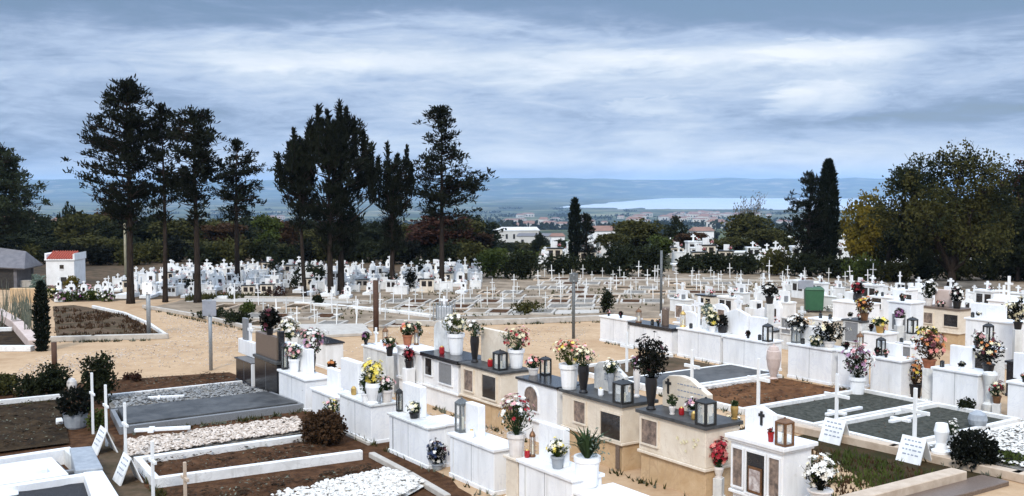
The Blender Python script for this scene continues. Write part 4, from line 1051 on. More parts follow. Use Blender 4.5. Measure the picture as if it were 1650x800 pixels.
# ---- things set on and around the tombs, placed by where they stand
def blossom(m, p, d, r, rng, mi=0):
    d = d.normalized(); a = d.orthogonal().normalized(); b = d.cross(a)
    for ring, (rr, up, n) in enumerate(((1.0, .25, 6), (.6, .6, 5))):
        for k in range(n):
            t = 6.283 * (k + rng.random() * .5) / n; u = a * math.cos(t) + b * math.sin(t); v = a * math.cos(t + .55) + b * math.sin(t + .55); w_ = a * math.cos(t - .55) + b * math.sin(t - .55)
            q = p + d * (.02 * ring) * r
            m.quad([q, q + (w_ * .55 + d * up * .4) * r * rr, q + (u * 1.0 + d * up) * r * rr, q + (v * .55 + d * up * .4) * r * rr], mi)
def flowers(label, px, py, z, fw, fh, cols, pot=None, poth=0, potw=0, potm='ceramic_white', seed=None, n=26, bs=2.9, leafm='leaf_bouquet', name=None, cat=None, group=None, p=None, leaves=1.0, droop=0.0):
    """a bunch of blossoms over leaves, fw x fh photo px, above a pot poth px high whose foot stands at column px, row py, height z"""
    p = p if p is not None else at(px, py, z); k = kk(p); rng = random.Random(seed or int(px * 7 + py))
    nm = name or ({'vase': 'flower_vase', 'pot': 'flower_pot', None: 'flower_wreath'}[pot])
    t = thing(nm, label, cat or {'vase': 'flower vase', 'pot': 'flower pot', None: 'flowers'}[pot], p, rng.uniform(0, 6), group)
    ph, pw = poth * k, potw * k / 2
    if pot == 'vase':
        m = MB(); m.lathe([(pw * .75, 0), (pw * .8, .02), (pw * .55, ph * .12), (pw * .8, ph * .45), (pw, ph * .8), (pw * .92, ph), (pw * .8, ph), (pw * .78, ph * .9)], 14); m.build('vase', potm, t, smooth=False)
    elif pot == 'pot':
        m = MB(); m.lathe([(pw * .7, 0), (pw * .76, ph * .1), (pw * .92, ph * .82), (pw * 1.05, ph * .83), (pw * 1.05, ph), (pw * .9, ph), (pw * .88, ph * .92)], 14); m.build('pot', potm, t)
    W_, H_ = fw * k / 2, fh * k; c = Vector((0, 0, ph + H_ * .5)); lf = MB()
    bl = {}; lob = [Vector((rng.gauss(0, 1), rng.gauss(0, 1), rng.gauss(.2, .8))).normalized() for _ in range(6)]
    n = int(n * 1.5); bs = bs * 1.2
    for i in range(n):
        d = (rng.choice(lob) + Vector((rng.gauss(0, 1), rng.gauss(0, 1), rng.gauss(.15, 1))) * .75).normalized(); rr = rng.uniform(.5, 1.12)
        q = Vector((d.x * W_ * rr, d.y * W_ * rr, c.z + d.z * H_ * .5 * rr)); 
        if q.z < ph * .7: q.z = ph * .7 + rng.random() * H_ * .3
        cc = rng.choice(cols); m = bl.setdefault(cc, MB()); r = bs * k * rng.uniform(.75, 1.25)
        blossom(m, q, d + Vector((0, 0, .3)), r, rng)
        b = Vector((rng.gauss(0, .1) * pw, rng.gauss(0, .1) * pw, ph * .9)); lf.tube([b, q - d * r * .2], [.004, .003], 3, cap=False)
    for i in range(int(150 * leaves)):
        d = Vector((rng.gauss(0, 1), rng.gauss(0, 1), rng.gauss(0, 1))).normalized() * rng.random() ** .5
        q = Vector((d.x * W_ * .85, d.y * W_ * .85, c.z - H_ * .08 + d.z * H_ * .42)); q.z = max(q.z, ph * .85)
        lf.leaf(q, rng, 2.6 * k, 4.6 * k, up=.3, out=d)
    lf.build('leaves', leafm, t)
    for cc, m in bl.items(): m.build('blossoms', cc, t)
    return t
def lantern(label, px, py, z, wpx, hpx, fm='black_iron', rz=ROW, roof=True, group='grave lanterns', glass='lantern_glass', candle='candle_wax', p=None):
    p = p if p is not None else at(px, py, z); k = kk(p); w, h = wpx * k * .78 / 2, hpx * k
    t = thing('grave_lantern', label, 'lantern', p, rz, group); e = max(.012, w * .16)
    if fm in ('bronze', 'gold') and wpx < 17:          # slim round lamps
        m = MB(); m.lathe([(w * .9, 0), (w, h * .04), (w * .8, h * .1)], 12)
        for i in range(6): a_ = i * 1.047; m.tube([(w * .78 * math.cos(a_), w * .78 * math.sin(a_), h * .1), (w * .78 * math.cos(a_), w * .78 * math.sin(a_), h * .72)], [e * .5] * 2, 4)
        m.build('frame', fm, t)
        m = MB(); m.lathe([(w * .95, h * .721), (w * .9, h * .78), (w * .5, h * .88), (w * .15, h * .92), (w * .12, h)], 12); m.build('roof', fm, t)
        g = MB(); g.lathe([(w * .66, h * .101), (w * .66, h * .72)], 12); g.build('glass', glass, t)
        c = MB(); c.lathe([(w * .38, h * .102), (w * .4, h * .42), (w * .3, h * .43)], 10); c.build('candle', candle, t)
        return t
    m = MB(); m.box(-w, w, -w, w, 0, h * .08); m.box(-w, w, -w, w, h * .78, h * .84)
    for sx in (-1, 1):
        for sy in (-1, 1): m.box(sx * (w - e) - e, sx * (w - e) + e, sy * (w - e) - e, sy * (w - e) + e, h * .08, h * .78)
    m.build('frame', fm, t)
    if roof:
        m = MB(); m.tbox(-w * 1.05, w * 1.05, -w * 1.05, w * 1.05, h * .84, h * .95, w * .65, w * .65); m.tube([(0, 0, h * .95), (0, 0, h)], [w * .2, w * .14], 8); m.build('roof', fm, t)
    g = MB(); b = w - e * .9
    g.box(-b, b, -b, b, h * .085, h * .775); g.build('glass', glass, t)
    c = MB(); c.lathe([(w * .38, h * .08), (w * .4, h * .1), (w * .4, h * .42), (w * .3, h * .43)], 10); c.build('candle', candle, t)
    return t
def urn(label, px, py, z, wpx, hpx, m_, name='urn', cat='urn', prof=None, lid=True):
    p = at(px, py, z); k = kk(p); w, h = wpx * k / 2, hpx * k
    t = thing(name, label, cat, p)
    m = MB(); m.lathe(prof and [(a * w, b * h) for a, b in prof] or [(w * .7, 0), (w * .72, h * .06), (w * .4, h * .14), (w * .8, h * .4), (w, h * .62), (w * .9, h * .82), (w * .7, h * .85)], 16); m.build('body', m_, t)
    if lid: m = MB(); m.lathe([(w * .75, h * .855), (w * .6, h * .93), (w * .16, h * .96), (w * .12, h)], 16); m.build('lid', m_, t)
    return t
def stone_cross(label, px, py, h, arm, w=.07, rz=ROW, z=0.0, m_='white_paint', group=None, p=None):
    p = p if p is not None else at(px, py, z)
    m = cross_mb(h, arm, w, .045, .66); o = m.build('grave_cross', m_, bevel=.004); o.location = p; o.rotation_euler = (0, 0, rz)
    return tag(o, label, 'cross', group)
def lying_cross(label, px, py, z, l, arm, w=.12, rz=0.0, m_='white_marble'):
    m = MB(); m.box(-l / 2, l / 2, -w / 2, w / 2, 0, .06); m.box(-l / 2 + l * .3 - w / 2, -l / 2 + l * .3 + w / 2, w / 2, arm / 2, 0, .058); m.box(-l / 2 + l * .3 - w / 2, -l / 2 + l * .3 + w / 2, -arm / 2, -w / 2, 0, .058)
    o = m.build('lying_cross', m_, bevel=.006); o.location = at(px, py, z); o.rotation_euler = (0, 0, rz); return tag(o, label, 'cross')
def board(label, px, py, w=.5, h=.46, rz=ROW, p=None, seed=1):
    p = p if p is not None else at(px, py)
    t = thing('name_board', label, 'name board', p, rz); b = .2; th = .025
    for sgn, nm in ((-1, 'front_board'), (1, 'rear_board')):
        m = MB(); q = [(sgn * b, 0), (sgn * (b - th * 1.1), 0), (0.0 - sgn * .001, h - th), (sgn * .001, h)]
        vs = [(-w / 2, y, z) for y, z in q] + [(w / 2, y, z) for y, z in q]
        m.raw(vs, [(0, 1, 2, 3), (7, 6, 5, 4), (0, 4, 5, 1), (1, 5, 6, 2), (2, 6, 7, 3), (3, 7, 4, 0)]); o = m.build(nm, 'white_paint', t)
        if sgn < 0:
            rng = random.Random(seed); m = MB()
            for i in range(4):
                f = .82 - .17 * i; x = -w * .38 + rng.uniform(0, .05)
                y0, z0_ = -b * (1 - f) - .004, h * f
                while x < w * .34:
                    l = rng.uniform(.03, .09); dz = .022
                    m.quad([(x, y0, z0_), (min(x + l, w * .42), y0, z0_), (min(x + l, w * .42), y0 + dz * b / h, z0_ + dz), (x, y0 + dz * b / h, z0_ + dz)]); x += l + .03
            m.build('lettering', 'ink', o)
    return t

# ================= row A: the low white monuments seen from behind
TA, TB, TC = 9.15, 11.78, 21.3
LA = 'low monument'
a = Tomb('grave_monument', 'small monument with a polished black front, farthest in the front row', 'grave monument', 380, 406, TA, .62, .5, 'black_granite', 'black_granite', .04)
a.headstone(384, 408, 545, .3, .12, 'white_marble'); a.headstone(391, 397, 512, .32, .08, 'grey_granite'); a.topcross(401, 522, .45, .3, 'white_marble', z0=1.0)
m = MB(); m.box(a.w + .012, a.w + .06, -.03, .35, -.02, .6); m.build('side_strip', 'white_marble', a.root)
a = Tomb('grave_monument', 'black granite monument carrying a brown granite headstone', 'grave monument', 410, 446, TA, .88, .55, 'black_granite', 'slate_slab', .07)
a.headstone(412, 446, 534, .05, .14, 'brown_granite'); a.headstone(446.5, 449, 534, .05, .16, 'black_granite')
hb = a
a = Tomb('grave_monument', 'white box monument with an upright block, next to the black granite one', 'grave monument', 449, 492, TA, .73, .55)
a.headstone(456, 496, 551, .28, .16)
a1 = a
a = Tomb('grave_monument', 'lowest white block with flower pots in front of it, between two larger boxes', 'grave monument', 502, 543, TA, .60, .5)
a.headstone(527, 545, 592, .3, .12)
a = Tomb('grave_monument', 'large white box monument with a grey edged top slab and a yellow bouquet', 'grave monument', 547, 598, TA - .12, .78, .55, 'white_marble', 'old_marble', .045)
a.headstone(549, 577, 577, .25, .16)
m = MB(); m.box(-.05, a.w + .05, -.1, -.03, 0, .05); m.build('kerb', 'concrete', a.root)
a = Tomb('grave_monument', 'white monument with a grey slab edge and a plain upright beside a small black lantern', 'grave monument', 627, 690, TA - .1, .75, .5, 'white_marble', 'old_marble', .04)
a.headstone(649, 677, 616, .25, .14); m = MB(); m.box(.14, .165, -.006, .0, .09, .68); m.build('groove', 'grey_granite', a.root)
a = Tomb('grave_monument', 'short narrow white block between two bigger white monuments', 'grave monument', 690, 719, TA + .25, .78, .35)
a = Tomb('grave_monument', 'plain white monument carrying a grey steel lantern and a white upright', 'grave monument', 725, 796, TA, .76, .5)
a.headstone(750, 771, 648, .22, .14); m = MB(); m.box(.1, .12, -.006, 0, .09, .7); m.build('groove', 'old_marble', a.root)
a = Tomb('stone_pillar', 'cream coloured stone pillar below the red and white bouquet', 'pillar', 815, 834, TA + .05, .72, .4, 'cream_marble', 'cream_marble', .04)
a = Tomb('grave_monument', 'long white monument with a broad white upright slab, nearest but one in the front row', 'grave monument', 836, 922, TA, .76, .55)
a.headstone(868, 908, 680, .25, .12); m = MB(); m.box(.16, .2, -.008, 0, .09, .68); m.build('groove', 'old_marble', a.root)
a = Tomb('grave_monument', 'lower white step block carrying the spiky potted plant', 'grave monument', 927, 1000, TA + .05, .58, .7)

flowers('black bowl of dark flowers on top of the brown granite headstone', 429, 534, zat(534, 26.2), 36, 36, ['silk_black', 'silk_black', 'silk_maroon'], 'pot', 10, 13, 'ceramic_black', n=44, bs=4, leafm='leaf_black', leaves=4, p=W(hb.s0 + hb.w * .5, TA + .12, zat(534, hb.D(hb.X(412, .05), .05))))
lantern('white glazed lantern fixed beside the brown granite headstone', 450, 590, .73, 11, 44, p=W(a1.s0 + .12, TA + .1, .73))
flowers('purple bouquet in a thin grey vase left of the brown headstone', 403, 549, 1.0, 18, 26, ['silk_purple', 'silk_purple', 'silk_mauve'], 'vase', 22, 7, 'ceramic_grey', n=22, bs=2.6, p=W(hb.s0 - .12, TA + .3, .88))
flowers('cream flowers in a white pot on the box next to the black monument', 474, 600, .73, 32, 28, ['silk_cream', 'silk_white', 'silk_pink'], 'pot', 22, 18, n=24)
flowers('pink and mauve flowers in a dark vase beside the cream ones', 505, 599, .73, 34, 32, ['silk_pink', 'silk_mauve', 'silk_white'], 'vase', 28, 12, 'ceramic_black', n=26)
flowers('small yellow and brown flower pot standing on the lowest white block', 535, 607, .60, 14, 12, ['silk_yellow', 'silk_orange'], 'pot', 14, 11, 'terracotta', n=10, leafm='leaf_brown')
flowers('bunch of cream and peach flowers in a tall grey pot before the lowest white block', 532, 652, 0, 30, 26, ['silk_cream', 'silk_pink', 'silk_yellow'], 'pot', 22, 14, 'ceramic_grey', n=26, p=W(s_of(534, TA - .2, .3), TA - .2))
flowers('dark little plant in a grey pot at the corner of the white box', 493, 632, 0, 10, 14, ['silk_cream'], 'pot', 26, 9, p=W(s_of(494, TA + .1, .3), TA + .1), potm='ceramic_grey', n=4)
flowers('bright yellow bouquet in a white vase on the large white box', 601, 655, .78, 34, 40, ['silk_yellow', 'silk_yellow', 'silk_yellow', 'silk_cream'], 'vase', 34, 26, n=52, bs=4)
flowers('pale blue-white flowers with dark leaves next to the yellow bouquet', 586, 648, .78, 22, 40, ['silk_white', 'ceramic_pale'], 'pot', 14, 16, 'ceramic_white', n=18, leaves=1.5)
flowers('small dark vase with yellow buds at the right edge of the large white box', 620, 654, .78, 12, 18, ['silk_yellow', 'silk_cream'], 'vase', 18, 10, 'ceramic_grey', n=8)
lantern('small black lantern beside a plain white upright', 641, 662, .75, 11, 38)
flowers('tiny bronze pot with a bud on the short narrow block', 690, 660, .78, 12, 8, ['silk_orange'], 'pot', 9, 10, 'bronze', n=4, leafm='leaf_brown')
flowers('dark navy wreath with white and red flowers leaning between two white monuments', 705, 757, 0, 34, 42, ['silk_navy', 'silk_navy', 'silk_white', 'silk_maroon'], 'pot', 10, 20, 'ceramic_grey', n=46, bs=2.8, leaves=1.5, leafm='leaf_black')
lantern('tall grey steel lantern on the plain white monument', 739, 694, .76, 22, 56, 'grey_iron')
flowers('blue flowers over a dark pot in the gap before the cream pillar', 803, 785, 0, 22, 22, ['silk_blue', 'silk_blue', 'silk_navy'], 'pot', 24, 20, 'ceramic_black', n=16, leafm='leaf_black')
flowers('big red and white bouquet in a pale ribbed pot on the cream pillar', 832, 736, .72, 62, 62, ['silk_maroon', 'silk_red', 'silk_white', 'silk_white', 'silk_pink'], 'pot', 38, 30, 'ceramic_pale', n=58, bs=3.6, leaves=1.7)
lantern('slim reddish brown lantern beside the big red and white bouquet', 857, 736, .76, 14, 46, 'bronze')
def spiky():
    p = W(s_of(946, TA + .33, .58), TA + .33, .58); k = kk(p); rng = random.Random(4)
    t = thing('potted_plant', 'spiky green and white plant in a round white pot near the bottom of the photo', 'potted plant', p)
    m = MB(); m.lathe([(15 * k, 0), (17 * k, 3 * k), (20 * k, 40 * k), (22 * k, 42 * k), (22 * k, 50 * k), (18 * k, 50 * k), (17 * k, 46 * k)], 20); m.build('pot', 'ceramic_white', t, smooth=False)
    m = MB()
    for i in range(60):
        a_ = rng.uniform(0, 6.28); l = rng.uniform(30, 62) * k; sp = rng.uniform(.25, 1.0); d = Vector((math.cos(a_), math.sin(a_), 0)); u = Vector((-d.y, d.x, 0)) * 2.2 * k
        pts = [Vector((0, 0, 47 * k)) + d * 4 * k, Vector((0, 0, 47 * k)) + d * l * sp * .5 + Vector((0, 0, l * .55)), Vector((0, 0, 47 * k)) + d * l * sp + Vector((0, 0, l * (.95 - .35 * sp)))]
        m.quad([pts[0] - u * .6, pts[0] + u * .6, pts[1] + u, pts[1] - u]); m.quad([pts[1] - u, pts[1] + u, pts[2] + u * .1, pts[2] - u * .1])
    m.build('leaves', 'leaf_bouquet', t)
    m = MB()
    for i in range(110):
        q = Vector((14 * k + rng.gauss(0, 8) * k, rng.gauss(0, 10) * k, 66 * k + rng.gauss(0, 11) * k)); m.leaf(q, rng, 2.6 * k, 5 * k, up=.5)
    m.build('leaves', 'leaf_pale', t)
spiky()

# ================= row B: tombs with photo windows, faces to the left
GB = None
b = Tomb('grave_monument', 'far white tomb under a heap of white flowers with a thin dark top slab', 'grave monument', 459, 526, TB, .72, .5, 'white_paint', 'black_granite', .04)
flowers('loose white wreath of lilies leaning at the far end of the second row', 466, 547, .72, 34, 38, ['silk_white', 'silk_white', 'silk_cream'], None, n=44, bs=3.2, leaves=1.3)
flowers('long low heap of pale pink and white flowers on the far white tomb', 500, 546, .72, 50, 16, ['silk_white', 'silk_pink', 'silk_white'], None, n=50, bs=3)
b = Tomb('grave_monument', 'cream white tomb crowded with pots behind the yellow bouquet', 'grave monument', 585, 634, TB, .98, .5, 'old_marble', 'white_marble', .05)
b.headstone(612, 634, 548, .2, .1, 'white_marble'); b.headstone(592, 604, 556, .2, .06, 'grey_granite')
flowers('single purple flower in a dark vase at the far corner of the cream white tomb', 584, 556, .98, 13, 12, ['silk_purple', 'silk_mauve'], 'vase', 8, 7, 'ceramic_black', n=8)
flowers('orange and cream flowers in a dark pot on the cream white tomb', 628, 574, .98, 24, 18, ['silk_orange', 'silk_cream', 'silk_pink'], 'pot', 14, 12, 'ceramic_black', n=18)
lantern('brown framed lantern on the cream white tomb', 621, 556, .98, 14, 30, 'bronze')
b = Tomb('grave_monument', 'white tomb with a projecting front post and pale recessed panels', 'grave monument', 640, 680, TB, 1.18, .55, 'white_marble', 'white_marble', .06, plinth=(.4, 'white_marble'))
b.window(644, 655, 572, 612, 'old_marble'); b.window(660, 668, 576, 606, 'photo_print')
m = MB(); m.box(b.w * .66, b.w * .66 + .2, -.3, -.06, 0, .78); m.build('post', 'white_marble', b.root, bevel=.01)
flowers('dark maroon ball of flowers in a black pot on the projecting post', 672, 598, .78, 18, 24, ['silk_maroon', 'silk_maroon', 'silk_red'], 'pot', 12, 13, 'ceramic_black', n=34, bs=2.4, leafm='leaf_black', p=W(b.s0 + b.w * .66 + .1, TB - .18, .78))
lantern('thin brown lantern on the tomb with the projecting post', 671, 556, 1.18, 11, 28, 'bronze')
b = Tomb('grave_monument', 'white tomb with a thick overhanging black top slab and two dark windows', 'grave monument', 683, 738, TB, 1.2, .75, 'white_marble', 'black_granite', .09, .07, plinth=(.42, 'white_marble'))
b.window(686, 697, 575, 606); b.window(708, 729, 583, 622, 'grey_granite')
b.headstone(699, 722, 516, .4, .1, 'old_marble', 'arch')
b = Tomb('grave_monument', 'cream tomb with a tan base and two brown photo windows', 'grave monument', 742, 806, TB, 1.19, .75, 'cream_marble', 'slate_slab', .05, plinth=(.46, 'ochre_stone'))
b.window(749, 763, 595, 632, 'photo_print'); b.window(778, 800, 603, 646, 'dark_glass'); b.headstone(775, 815, 528, .45, .1, 'cream_marble')
b = Tomb('grave_monument', 'white tomb with an arched dark window and a black top slab', 'grave monument', 834, 897, TB, 1.2, .65, 'white_marble', 'black_granite', .05, plinth=(.4, 'white_marble'))
b.window(846, 868, 620, 664, 'photo_print', arch=True)
b = Tomb('grave_monument', 'cream tomb with a large black window and a small brown one, flower vases on top', 'grave monument', 906, 1003, TB, 1.2, .75, 'cream_marble', 'slate_slab', .06, .05, plinth=(.46, 'ochre_stone'))
b.window(926, 944, 645, 684, 'photo_print'); b.window(969, 1001, 662, 712)
m = MB(); m.box(b.w - .13, b.w - .03, -.045, -.032, .04, .46); m.build('pilaster', 'brown_granite', b.root)
b.headstone(957, 1006, 579, .5, .1, 'old_marble', 'wave', lines=3)
b = Tomb('grave_monument', 'nearest cream tomb with one brown window and a carved flower panel', 'grave monument', 1030, 1137, TB, 1.2, .75, 'cream_marble', 'slate_slab', .06, .05, plinth=(.46, 'ochre_stone'))
b.window(1035, 1060, 674, 720, 'photo_print')
def relief(tb):
    x0, x1 = tb.X(1088, 0, .85), tb.X(1126, 0, .85); rng = random.Random(6); m = MB()
    for i in range(12): blossom(m, Vector((rng.uniform(x0, x1), -.006, rng.uniform(.68, .98))), Vector((0, -1, 0)), .035, rng)
    m.build('flower_relief', 'silk_cream', tb.root)
relief(b)
b.headstone(1067, 1140, 600, .5, .12, 'cream_marble', 'wave', cross=(.14, .4, .85, 'black_iron'), lines=3)
b5 = b
# shrine at the end of the row
f = Tomb('grave_shrine', 'white marble shrine with three glazed niches and a framed photograph at bottom right', 'shrine', 1178, 1262, TB - .02, 1.2, .62, 'white_marble', 'white_marble', .06, .07, plinth=(.3, 'white_marble'))
m = MB(); m.box(-.03, f.w + .03, -.04, f.d + .03, f.top - .045, f.top - .002); m.build('cornice', 'white_marble', f.root, bevel=.008)
zz0, zz1 = .42, 1.0
W3 = f.w
f.win(.06, W3 * .25, zz0, zz1, 'photo_print', name='niche'); n2 = f.win(W3 * .33, W3 * .68, zz0 - .04, zz1, 'dark_glass', name='niche'); f.win(W3 * .76, W3 * .95, zz0, zz1, 'photo_print', name='niche')
f.portrait(W3 * .5, zz0 - .03, W3 * .26, .4, -.014)
f.headstone(1200, 1244, 650, .3, .12, 'white_marble', 'gable', cross=(.62, .35, .85, 'black_iron'))
flowers('white blossoms cascading beside the white marble shrine', 1300, 797, .3, 58, 60, ['silk_white'] * 4 + ['silk_cream'], 'pot', 14, 40, 'ceramic_pale', p=W(f.s0 + f.w + .42, TB + .3, .5), n=60, bs=4.6, leaves=2.0, leafm='leaf_black')
lantern('brown wooden lantern with a pale roof on the shrine', 1264, 718, 1.2, 28, 46, 'bronze', roof=True)
flowers('small red glass cup beside the brown lantern', 1242, 712, 1.2, 8, 5, ['silk_red'], 'pot', 16, 11, 'red_glass', n=3, leaves=.1, name='candle_cup', cat='candle cup')
flowers('red flowers standing in the gap left of the shrine', 1158, 770, .35, 32, 48, ['silk_red', 'silk_red', 'silk_red', 'silk_coral'], 'vase', 18, 16, 'ceramic_pale', n=54, bs=4)
flowers('white and green bouquet at the back corner of the black slab', 686, 550, 1.2, 18, 24, ['silk_white', 'silk_cream'], 'pot', 12, 10, 'ceramic_white', n=18, leaves=1.4)
flowers('large white and lime bouquet in a white pot on the black slab', 735, 571, 1.2, 48, 36, ['silk_white', 'silk_white', 'silk_cream'], 'pot', 34, 27, n=46, bs=3, leaves=1.7, leafm='leaf_green')
flowers('tall black vase with pale flowers at the corner of the black slab', 765, 584, 1.19, 28, 28, ['silk_white', 'ceramic_pale'], 'vase', 42, 15, 'ceramic_black', n=20, leaves=.8)
lantern('square black lantern on the tan based tomb with two photo windows', 806, 596, 1.19, 23, 33)
flowers('coral and pink flowers spreading from a white pot', 832, 592, 1.2, 52, 38, ['silk_coral', 'silk_pink', 'silk_red', 'silk_cream'], 'pot', 30, 26, n=40, bs=3, leaves=.9)
lantern('dark lantern at the near end of the arched tomb', 884, 603, 1.2, 18, 30)
flowers('red, orange and cream flowers in the big white pot', 908, 626, 1.2, 56, 42, ['silk_red', 'silk_coral', 'silk_cream', 'silk_yellow', 'silk_orange'], 'pot', 40, 32, n=54, bs=3.2, leaves=1.3, leafm='leaf_green')
flowers('cream and peach flowers in a tall black vase', 940, 633, 1.2, 44, 34, ['silk_cream', 'silk_cream', 'silk_pink'], 'vase', 44, 19, 'ceramic_black', n=34, bs=3, leaves=.8)
lantern('wide black lantern on the dark slab beside the black plant vase', 1006, 656, 1.2, 32, 40)
flowers('tall black vase with a nearly black leafy plant', 1049, 660, 1.2, 62, 72, ['silk_black', 'silk_black', 'silk_black', 'silk_maroon'], 'vase', 52, 20, 'ceramic_black', n=30, bs=4.4, leaves=9, leafm='leaf_black')
flowers('white flowers behind the black leafy plant', 1026, 640, 1.2, 26, 22, ['silk_white', 'silk_white', 'silk_mauve'], 'vase', 46, 12, 'ceramic_pale', n=18)
flowers('small leafy sprig in a clear pale vase by the carved cross', 1083, 668, 1.2, 20, 20, ['silk_cream'], 'vase', 14, 11, 'ceramic_pale', n=5, leaves=.7)
lantern('tall square black lantern at the near end of the nearest cream tomb', 1141, 690, 1.2, 32, 46)
flowers('cream flowers on the ground behind the shrine', 1178, 698, .8, 40, 20, ['silk_cream', 'silk_cream', 'silk_white'], 'pot', 10, 26, 'ceramic_pale', n=26)
flowers('golden little vase behind the shrine', 1191, 694, 1.0, 8, 8, ['silk_cream'], 'vase', 22, 13, 'gold', n=5)

# smaller things crowding the near tombs
def cup(label, px, s_, t, z, m_='red_glass', hp=14, wp=9):
    p = W(s_of(px, t, z), t, z); k = kk(p); th = thing('candle_cup', label, 'candle cup', p)
    m = MB(); w = wp * k / 2; h = hp * k; m.lathe([(w * .8, 0), (w, h * .15), (w, h * .75), (w * .7, h * .85)], 12); m.build('glass', m_, th)
    m = MB(); m.lathe([(w * .75, h * .852), (w * .5, h * .97), (w * .1, h)], 12); m.build('lid', 'gold', th)
for a in [('red glass candle cup on the black slab near the big white and lime bouquet', 712, 0, TB + .15, 1.2), ('red glass candle cup beside the square black lantern', 790, 0, TB + .2, 1.19), ('white glass candle cup between the two tall black vases', 968, 0, TB + .15, 1.2, 'ceramic_white'),
          ('amber candle cup at the near end of the nearest cream tomb', 1118, 0, TB + .18, 1.2, 'gold'), ('red glass candle cup next to the carved black cross', 1098, 0, TB + .25, 1.2), ('white glass candle cup by the grey steel lantern', 760, 0, TA + .12, .76, 'ceramic_white'),
          ('red glass candle cup on the long white monument', 846, 0, TA + .15, .76), ('gold candle cup on the large white box monument', 570, 0, TA + .02, .78, 'gold')]: cup(*a)
flowers('small pink and white posy in a low pale pot on the arched tomb', 0, 0, 0, 26, 20, ['silk_pink', 'silk_white', 'silk_coral'], 'pot', 12, 18, 'ceramic_pale', n=24, p=W(s_of(856, TB + .35, 1.2), TB + .35, 1.2))
flowers('white lilies in a slim grey vase behind the wide black lantern', 0, 0, 0, 26, 24, ['silk_white', 'silk_white', 'silk_cream'], 'vase', 34, 11, 'ceramic_grey', n=20, p=W(s_of(984, TB + .42, 1.2), TB + .42, 1.2))
flowers('low bowl of mauve flowers behind the tall square black lantern', 0, 0, 0, 30, 20, ['silk_mauve', 'silk_pink', 'silk_white'], 'pot', 10, 20, 'ceramic_grey', n=26, p=W(s_of(1122, TB + .45, 1.2), TB + .45, 1.2))
flowers('pale pink flowers in a squat marble pot right of the yellow bouquet', 0, 0, 0, 26, 24, ['silk_pink', 'silk_white', 'silk_white'], 'pot', 20, 20, 'ceramic_pale', n=26, p=W(s_of(634, TA + .25, .75), TA + .25, .75))
flowers('white flowers in a black bowl behind the plain upright with the small lantern', 0, 0, 0, 24, 18, ['silk_white', 'silk_cream'], 'pot', 10, 16, 'ceramic_black', n=22, p=W(s_of(686, TA + .3, .75), TA + .3, .75))
flowers('coral flowers in a terracotta pot on the white path-side tomb corner', 0, 0, 0, 24, 22, ['silk_coral', 'silk_orange', 'silk_cream'], 'pot', 16, 16, 'terracotta', n=24, p=W(s_of(652, TB + .25, 1.18), TB + .25, 1.18))
flowers('lime and white flowers in a grey pot behind the broad white upright slab', 0, 0, 0, 36, 30, ['silk_white', 'silk_cream', 'silk_yellow'], 'pot', 20, 22, 'ceramic_grey', n=34, leafm='leaf_green', p=W(s_of(918, TA + .4, .76), TA + .4, .76))
stone_cross('small marble cross ornament on the cream white tomb crowded with pots', 0, 0, .4, .2, .05, p=W(s_of(606, TB + .35, .98), TB + .35, .98))
# ================= graves on the ground: kerbs and fillings
def lumpy(pts, z, amp, seed, n=14, freq=3.0):
    """a filled four-cornered bed with an uneven surface"""
    m = MB(); a, b, c, d = pts; base = len(m.v); nx = max(6, min(44, int((b - a).length / .12))); ny = max(6, min(44, int((d - a).length / .12)))
    for j in range(ny + 1):
        for i in range(nx + 1):
            u, v = i / nx, j / ny
            p = a.lerp(b, u).lerp(d.lerp(c, u), v); e = min(1, min(u, 1 - u) * 8, min(v, 1 - v) * 8)
            m.v.append((p.x, p.y, z + e * amp * (.6 + fbm(p.x * freq, p.y * freq, seed, 5))))
    for j in range(ny):
        for i in range(nx):
            q = j * (nx + 1) + i; m.f.append((q, q + 1, q + nx + 2, q + nx + 1)); m.m.append(0)
    return m
def pebbles(pts, z, n, size, seed):
    rng = random.Random(seed); m = MB(); a, b, c, d = pts
    for i in range(n):
        u, v = rng.uniform(.02, .98), rng.uniform(.02, .98); p = a.lerp(b, u).lerp(d.lerp(c, u), v); s = size * rng.uniform(.6, 1.5)
        h = z + .012 + s * rng.uniform(.1, .7) + .02 * fbm(p.x * 2, p.y * 2, seed)
        r = [Vector((math.cos(t) * s * rng.uniform(.7, 1.2), math.sin(t) * s * rng.uniform(.7, 1.2), rng.uniform(-.3, .3) * s)) for t in (0, 1.3, 2.5, 3.8, 5.0)]
        q = [(p.x + w.x, p.y + w.y, h + w.z) for w in r]; base = len(m.v)
        m.v.extend(q); m.v.append((p.x, p.y, h + s * .55)); m.v.append((p.x, p.y, h - s * .5))
        for k in range(5): m.f.append((base + k, base + (k + 1) % 5, base + 5)); m.m.append(0); m.f.append((base + (k + 1) % 5, base + k, base + 6)); m.m.append(0)
    return m
